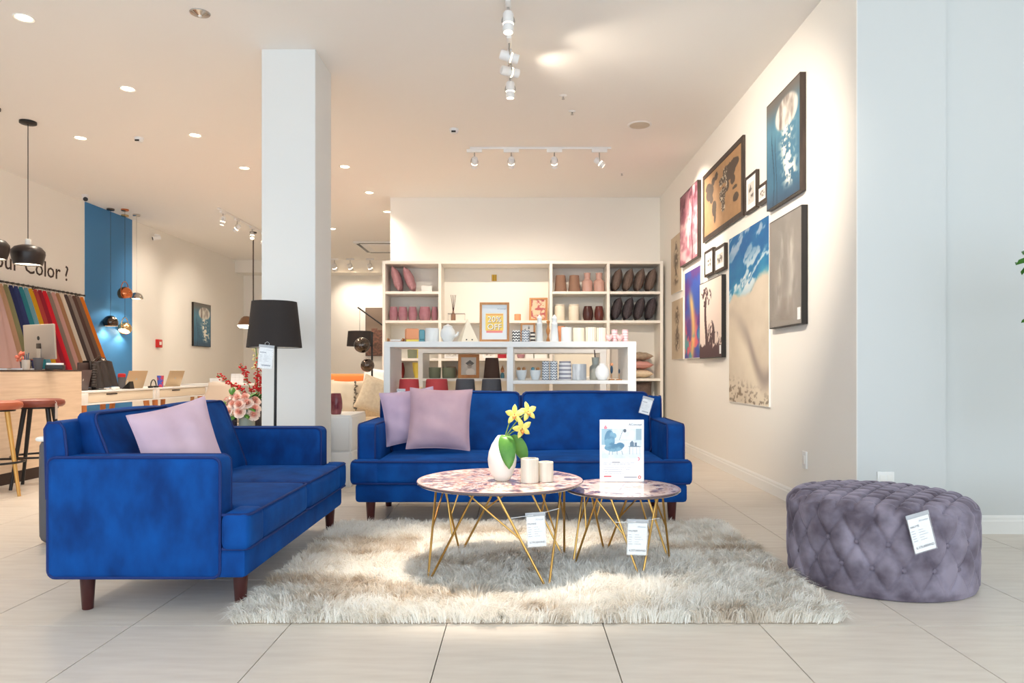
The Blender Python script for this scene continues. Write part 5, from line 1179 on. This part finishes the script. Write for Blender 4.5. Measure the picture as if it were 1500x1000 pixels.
# ---- on the counter
zc = .9785
t = thing('desktop_computer', 'silver desktop computer seen from behind on the counter', 'computer', (WX(61, 6.8), 6.8, zc), PI - .445)
M_sil = mat('anodised_silver', (188, 176, 164), .35, .6)
part('stand', MB().box(-.08, .08, -.1, .1, 0, .006, .002).box(-.03, .03, .02, .03, .006, .24, .002), M_sil, t)
s = part('screen', MB().box(-.235, .235, -.01, .012, .1, .43, .008), M_sil, t, rot=(-.06, 0, 0)); part('display', MB().box(-.225, .225, -.0115, -.0095, .16, .42), M_black, s, smooth=False); part('logo', MB().cyl((0, .0118, .3), (0, .0128, .3), .02, n=20), M_black, s)
part('hinge', MB().box(-.035, .035, .01, .032, .2, .25, .004), M_smoke, t)
t = thing('pen_cup', 'clear pen cup with blue pens on the counter', 'cup', (WX(38, 6.5), 6.5, zc)); part('cup', MB().lathe([(0, 0), (.032, 0), (.034, .09), (.031, .09), (.03, .006), (0, .006)], 20), mat('pen_cup_plastic', (214, 200, 186), .2, alpha=.8), t)
for k in range(3): part('pen', MB().cyl((.006 * (k - 1), 0, .007), (.02 * (k - 1), .008, .13 + .012 * k), .004, n=8), mat('pen_blue', (60, 84, 110), .4), t)
single('black_cup', MB().lathe([(0, 0), (.03, 0), (.042, .11), (.038, .11), (.028, .01), (0, .01)], 24), M_charc, 'dark grey tumbler beside the desktop computer', 'cup', (WX(56, 6.6), 6.6, zc))
t = thing('card_holder', 'black card holder with white cards at the counter end', 'card holder', (WX(79, 6.6), 6.62, zc), .35); part('base', MB().box(-.07, .07, -.05, .05, 0, .045, .004), M_black, t); part('cards', MB().box(-.062, .062, -.045, .03, .045, .062, .001), M_paper, t)
t = thing('flower_bunch', 'small bunch of coral flowers behind the pen cup', 'flowers', (WX(40, 7.0), 6.98, zc)); part('pot', MB().lathe([(0, 0), (.04, 0), (.05, .08), (.046, .08), (.03, .01)], 20), M_charc, t); fl = MB(); lf_ = MB()
for k in range(40): fl.ball((R3.gauss(0, .05), R3.gauss(0, .03), .13 + R3.gauss(0, .025)), R3.uniform(.01, .02), 6, 4)
for k in range(16): lf_.tube([(0, 0, .06), (R3.gauss(0, .03), R3.gauss(0, .02), .12)], .004, 5)
o = part('blossoms', fl, mat('coral_flower', (214, 116, 92), .6), t); o['kind'] = 'stuff'; part('stems', lf_, M_leafd, t)
for k, (px, c, lab) in enumerate(((10, (60, 50, 48), 'dark magazine lying on the counter'), (27, (206, 196, 214), 'lilac brochure lying on the counter'))):
    t = thing('brochure', lab, 'brochure', (WX(px, 6.5) - .02 * k, 6.36 + .2 * k, zc), .4 - .7 * k); part('pages', MB().box(-.1, .1, -.07, .07, 0, .012, .001), M_paper, t); part('cover', MB().box(-.102, .102, -.072, .072, .012, .0145, .0005), mat(f'brochure_{k}', c, .4), t)
# ---- fabric samples on the wall rail
t = thing('fabric_rail', 'dark ribbed wall rail from which the fabric samples hang', 'rail', (XL + .09, 8.3, 2.04))
part('bar', MB().tube([(0, 1.95 * k / 60, .0) for k in range(61)], [.011 + .004 * (k % 3 == 0) for k in range(61)], 10), M_black, t)
for y in (.06, 1.0, 1.9): part('bracket', MB().cyl((-.09, y, 0), (0, y, 0), .009).lathe([(.028, 0), (.028, .008), (.01, .012)], 16, Matrix.Translation((-.09, y, 0)) @ Matrix.Rotation(PI / 2, 4, 'Y')), M_black, t)
cl = [('dusty rose', (186, 150, 142)), ('light tan', (178, 140, 112)), ('olive green', (132, 128, 92)), ('deep navy', (40, 46, 88)), ('ink blue', (48, 58, 104)), ('teal', (44, 124, 136)), ('pale blue', (110, 156, 170)), ('mustard yellow', (212, 156, 28)), ('brick red', (178, 68, 62)), ('dark crimson', (150, 34, 52)), ('bright red', (216, 36, 52)), ('warm grey', (140, 124, 112)),
      ('blush pink', (206, 160, 150)), ('camel', (172, 128, 92)), ('ivory', (226, 214, 198)), ('charcoal brown', (82, 68, 66)), ('silver grey', (150, 136, 128)), ('cocoa brown', (96, 70, 62)), ('mushroom brown', (124, 100, 88)), ('orange', (226, 128, 40))]
for k, (nm, c) in enumerate(cl):
    y0 = 8.45 + k * 1.68 / (len(cl) - 1); R4 = random.Random(k); wb = .26; sk = .06 + .012 * k
    t = thing('fabric_sample', f'{nm} fabric sample hanging from the wall rail', 'fabric', (XL + .09, y0, 2.038), group='hanging fabric samples')
    def cf(u, v, wb=wb, sk=sk, k=k):
        s = 2 * u - 1; wd = .014 + wb / 2 * v ** .8; return (.03 + .012 * math.sin(s * 7) * (.25 + v) + .10 * v + s * wd * .75, s * wd + sk * v ** 1.3, -.03 - 1.2 * v + .02 * s * s * v)
    part('cloth', MB().grid(24, 14, cf), mat('fabric_' + nm.replace(' ', '_'), c, .9, sheen=.15, bump=.1, scale=90), t); part('ring', MB().tube([(0, .0, .0) if False else (.019 * math.cos(a), .004, .0 + .019 * math.sin(a)) for a in np.linspace(0, 2 * PI, 17)[:-1]], .0022, 6, True).cyl((.015, 0, -.013), (.02, 0, -.04), .002, n=6), M_chrome, t)
t = thing('wall_lettering', 'dark wall lettering reading Your Color above the fabric rail', 'lettering', (XL + .003, 8.42, WZ(406, 9.6)), 0)
o = text('lettering', 'Your Color ?', .30, mat('vinyl_brown', (70, 56, 50), .7), t, (0, 0, 0), (PI / 2, 0, PI / 2), 'LEFT', .002)
bm = bmesh.new(); bm.from_mesh(o.data); left = set(bm.verts); bm.verts.index_update()
while left:
    st_ = [left.pop()]; isl = set(st_)
    while st_:
        for e in st_.pop().link_edges:
            for q in e.verts:
                if q not in isl: isl.add(q); st_.append(q); left.discard(q)
    idx = {q: i for i, q in enumerate(isl)}; me = bpy.data.meshes.new('letter')
    me.from_pydata([q.co[:] for q in idx], [], [[idx[q] for q in f.verts] for f in bm.faces if f.verts[0] in isl]); me.materials.append(MATS['vinyl_brown'])
    link('letter', me, t, (0, 0, 0), (PI / 2, 0, PI / 2))
bm.free(); bpy.data.objects.remove(o)

# ------------------------------------------------------------------ white desks
def desk(label, Y0, ln):
    t = thing('white_desk', label, 'desk', (-4.6, Y0, 0)); d = .7; z0, z1 = .60, .75
    part('desk_top', MB().box(-d, 0, .0, ln, z1 - .02, z1, .004), M_white, t); part('bottom_panel', MB().box(-d, 0, 0, ln, z0, z0 + .018, .003), M_white, t)
    for y in (0, ln - .06): part('end_block', MB().box(-d, 0, y, y + .06, z0 + .018, z1 - .02, .002), M_white, t)
    part('back_panel', MB().box(-d, -d + .015, .06, ln - .06, z0 + .018, z1 - .02), M_white, t)
    dr = part('drawer', MB().box(-.4, -.015, .063, ln - .063, z0 + .022, z1 - .024, .002), mat('drawer_cream', (226, 214, 194), .5), t); part('handle', MB().box(-.016, -.008, ln * .28, ln * .42, z1 - .05, z1 - .034, .002), M_black, dr)
    for y in (.1, ln - .1):
        for x in (-.08, -d + .08): part('leg', MB().cyl((x + (.05 if x > -.3 else -.05), y + (-.05 if y < .5 else .05), 0), (x, y, z0), .02, .034, 14), mat('orange_wood', (206, 132, 76), .5, c2=(188, 114, 62), scale=10, stretch=(1, 1, .2)), t)
desk('white desk with drawer and wooden legs beside the counter', 7.60, 1.5)
desk('second white desk with drawer, the one with the cup and laptop', 9.12, 1.5)
zd = .7505
def laptop(label, loc, rz, m, ang=.35):
    t = thing('laptop', label, 'laptop', loc, rz); part('base', MB().box(-.155, .155, -.11, .11, 0, .012, .003), m, t)
    l = part('lid', MB().box(-.155, .155, 0, .006, 0, .22, .003), m, t, (0, .105, .012), (-ang, 0, 0)); part('display', MB().box(-.148, .148, -.0012, .0, .008, .212), M_black, l, smooth=False); part('logo', MB().cyl((0, .006, .11), (0, .0068, .11), .014, n=18), M_alu, l)
M_gold = mat('gold_aluminium', (206, 182, 148), .35, .4)
# screens face the wall: their lids are turned to the room
laptop('gold laptop seen from behind beside the red and black blender', (-4.9, 8.95, zd), PI / 2 + PI - .25, M_gold)
laptop('gold laptop seen from behind next to the colourful cup', (-4.9, 9.95, zd), PI / 2 + PI - .2, M_gold)
laptop('dark grey laptop lid beside the counter end', (-4.88, 7.8, zd), -PI / 2 + .1, mat('dark_lid', (82, 66, 66), .4), .2)
t = thing('monitor', 'dark monitor turned away, with a black jacket over it', 'monitor', (-4.86, 8.2, zd), -PI / 2 - .15)
part('foot', MB().box(-.1, .1, -.08, .08, 0, .008, .002).box(-.03, .03, -.008, .008, .008, .1, .002), M_black, t); part('screen', MB().box(-.24, .24, -.015, .015, .03, .31, .006), mat('monitor_brown', (62, 46, 44), .5), t)
t = thing('black_jacket', 'black quilted jacket hung over the monitor on the desk', 'jacket', (-4.86, 8.28, zd), -PI / 2 - .15); M_jk = mat('jacket_black', (48, 40, 38), .6, sheen=.2, bump=.2, scale=20)
part('body', MB().grid(30, 16, lambda u, v: ((u - .5) * (.36 + .06 * v), .035 + .06 * v + .02 * math.sin(u * 22) * (.3 + v), .325 - .30 * v ** 1.1 + .012 * math.sin(u * 7))).grid(30, 10, lambda u, v: ((u - .5) * .36, .035 - .085 * min(1, 2 * v), .326 - .16 * max(0, v - .45) ** 1.2 + .012 * math.sin(u * 7) * (1 - v))), M_jk, t)
slv = MB()
for k in range(9): slv.ball((.16 + .006 * k, .085 + .004 * k, .28 - .028 * k), .034, 12, 8, (1, .8, .62))
part('sleeve', slv, M_jk, t)
t = thing('desk_lamp', 'smoked chrome desk lamp with a bent arm on the white desk', 'desk lamp', (-5.12, 8.62, zd)); part('base', MB().lathe([(0, 0), (.06, 0), (.06, .012), (.01, .02)], 24), M_smoke, t)
part('arm', MB().tube([(0, 0, .015), (0, -.02, .2), (0, .02, .34), (.01, .08, .39), (.015, .14, .385)], .006, 8), M_smoke, t); part('head', MB().lathe([(0, .05), (.03, .045), (.055, .015), (.06, -.03), (.055, -.03), (.05, .01)], 24, Matrix.Translation((.015, .16, .33))), M_smoke, t); part('bulb', MB().lathe([(0, -.045), (.03, -.036), (.05, -.02)], 16, Matrix.Translation((.015, .16, .33))), M_lampin, t)
t = thing('travel_cup', 'black cup with red lid and white top beside the laptop', 'cup', (-4.83, 8.72, zd)); part('cup', MB().lathe([(0, 0), (.038, 0), (.042, .13), (.04, .14)], 24), M_charc, t); part('lid', MB().lathe([(.044, .14), (.044, .175), (.03, .185), (0, .185)], 24), mat('lid_red', (190, 36, 40), .4), t)
t = thing('phone_stand', 'small black phone stand on the white desk', 'stand', (-4.7, 8.62, zd), -PI / 2); part('body', MB().add([(-.05, -.05, 0), (.05, -.05, 0), (.05, .05, 0), (-.05, .05, 0), (-.04, .04, .09), (.04, .04, .09)], [(0, 3, 2, 1), (0, 1, 5, 4), (2, 3, 4, 5), (1, 2, 5), (0, 4, 3)]), M_black, t, smooth=False); part('stylus', MB().cyl((-.05, -.055, .01), (.04, .02, .1), .005, n=8), M_matte, t)
single('paper_cup', MB().lathe([(0, 0), (.032, 0), (.042, .15), (.044, .152), (.04, .15), (.03, .01), (0, .01)], 24), mat('cup_print', (60, 90, 190), .5, c2=(200, 70, 90), scale=18, contrast=(.48, .52)), 'colourful printed drink cup on the second white desk', 'cup', (-4.75, 9.5, zd))
single('headphones', MB().tube([(0, .07 * math.cos(a), .012 + .09 * math.sin(a)) for a in np.linspace(0, PI, 15)], .007, 8).lathe([(0, 0), (.03, 0), (.034, .02), (0, .028)], 16, Matrix.Translation((0, .07, 0))).lathe([(0, 0), (.03, 0), (.034, .02), (0, .028)], 16, Matrix.Translation((0, -.07, 0))), M_black, 'black headphones lying between the two laptops', 'headphones', (-4.7, 9.22, zd))
single('computer_mouse', MB().soft(.03, .05, .016, .014, 4, M=Matrix.Translation((0, 0, .016))), M_matte, 'white computer mouse on the desk before the jacket', 'mouse', (-4.66, 8.28, zd))
def shell_chair(label, loc, rz, m):
    t = thing('shell_chair', label, 'chair', loc, rz)
    ctl = [(-.23, .435), (-.20, .455), (-.08, .435), (.06, .42), (.15, .44), (.21, .52), (.25, .66), (.28, .82)]
    def prof(v):
        s = v * (len(ctl) - 1); i = min(int(s), len(ctl) - 2); f = s - i; return (ctl[i][0] * (1 - f) + ctl[i + 1][0] * f, ctl[i][1] * (1 - f) + ctl[i + 1][1] * f)
    def sf(u, v):
        s = 2 * u - 1; y, z = prof(v); wd = .23 + .06 * math.sin(PI * min(1, v * 1.1)) - .05 * max(0, v - .75) * 4; arm = .20 * math.exp(-((v - .55) / .2) ** 2)
        return (s * wd, y - (.07 * s * s if v > .6 else 0) * (v - .6) * 2.5, z + arm * abs(s) ** 3.2)
    o = part('shell', MB().grid(22, 22, sf), m, t); md = o.modifiers.new('thick', 'SOLIDIFY'); md.thickness = .01
    for a in (PI / 4, 3 * PI / 4, 5 * PI / 4, 7 * PI / 4): part('leg', MB().cyl((.30 * math.cos(a), .27 * math.sin(a), 0), (.13 * math.cos(a), .13 * math.sin(a), .43), .011, .016, 10), M_oak, t)
    part('brace', MB().tube([(.2 * math.cos(a), .2 * math.sin(a), .25) for a in np.linspace(0, 2 * PI, 5)[:-1]], .004, 6, True), M_black, t)
M_shell = mat('white_shell', (238, 232, 222), .4); M_shg = mat('greige_shell', (216, 200, 184), .5)
shell_chair('white plastic shell armchair at the end of the second desk', (-4.0, 10.05, 0), 2.0, M_shell)
shell_chair('beige plastic shell chair turned away behind the roses', (-3.75, 9.3 + .4, 0), PI + .2, M_shg) if False else shell_chair('beige plastic shell chair turned away behind the roses', (WX(336, 9.4), 9.4, 0), PI, M_shg)
t = thing('tote_bag', 'dark grey bag with a white rim tucked behind the two-seater sofa', 'bag', (-2.62, 4.2, 0))
part('body', MB().soft(.08, .2, .295, .05, 6, (.01, .01, 0), M=Matrix.Translation((0, 0, .296))), M_charc, t); part('rim', MB().tube([(p * 1.0, q, .588) for p, q in rrect(-.085, .085, -.205, .205, .05)], .012, 8, True), M_matte, t)
t = thing('meeting_table', 'white meeting table by the cream wall behind the chairs', 'table', (WX(350, 11.4), 11.6, 0)); part('table_top', MB().box(-.8, .8, -.45, .45, .73, .76, .006), M_white, t)
for x in (-.7, .7):
    for y in (-.36, .36): part('leg', MB().cyl((x, y, 0), (x * .95, y * .95, .73), .02, .03, 12), M_oak, t)
t = thing('desk_calendar', 'white desk calendar grid card on the meeting table', 'calendar', (WX(347, 11.35), 11.35, .7605), rot=(-.15, 0, 0)); part('card', MB().box(-.10, .10, -.003, .0, 0, .16), M_paper, t); g_ = MB()
for k in range(4): g_.box(-.095 + k * .063, -.094 + k * .063, -.0036, -.0031, .005, .155); g_.box(-.095, .095, -.0036, -.0031, .02 + k * .04, .021 + k * .04)
part('grid_lines', g_, M_greyink, t, smooth=False)
t = thing('white_box', 'small white box on the meeting table', 'box', (WX(316, 11.4), 11.4, .7605)); part('box', MB().box(-.07, .07, -.06, .06, 0, .07, .003), M_white, t); part('lid', MB().box(-.073, .073, -.063, .063, .07, .085, .002), M_paper, t)

# ------------------------------------------------------------------ leafy plant at the right
t = thing('potted_plant', 'large-leaved green potted plant in front of the bright bluish wall', 'plant', (2.83, 3.55, 0)); R5 = random.Random(4)
part('pot', MB().lathe([(0, 0), (.14, 0), (.15, .01), (.19, .34), (.2, .36), (.18, .36), (.17, .32), (0, .32)], 36), M_matte, t); part('soil', MB().lathe([(0, .322), (.172, .32)], 24), M_brn, t); part('trunk', MB().tube([(0, 0, .3), (-.01, .01, .7), (.01, 0, 1.1), (-.02, 0, 1.6)], [.018, .016, .014, .008], 10), M_frame, t)
lfm = MB().grid(8, 14, lambda u, v: ((2 * u - 1) * .07 * math.sin(PI * min(1, v * .9 + .08)) ** .7, .30 * v, .05 * math.sin(PI * v * .9) - .06 * v * v + .02 * abs(2 * u - 1))).mesh('leaf', M_leafd)
for k in range(26):
    z = .75 + .9 * k / 26; a = k * 2.4; link('leaf', lfm, t, (0, 0, z), (R5.uniform(-.3, .7), R5.uniform(-.2, .2), a))
for z, e, sc in ((1.40, .5, 1.25), (1.33, -.1, 1.2), (1.52, .3, 1.15)):
    o = link('leaf', lfm, t, (-.02, -.02, z), (e - .1, .3, PI / 2 + .1)); o.scale = (sc, sc, sc)
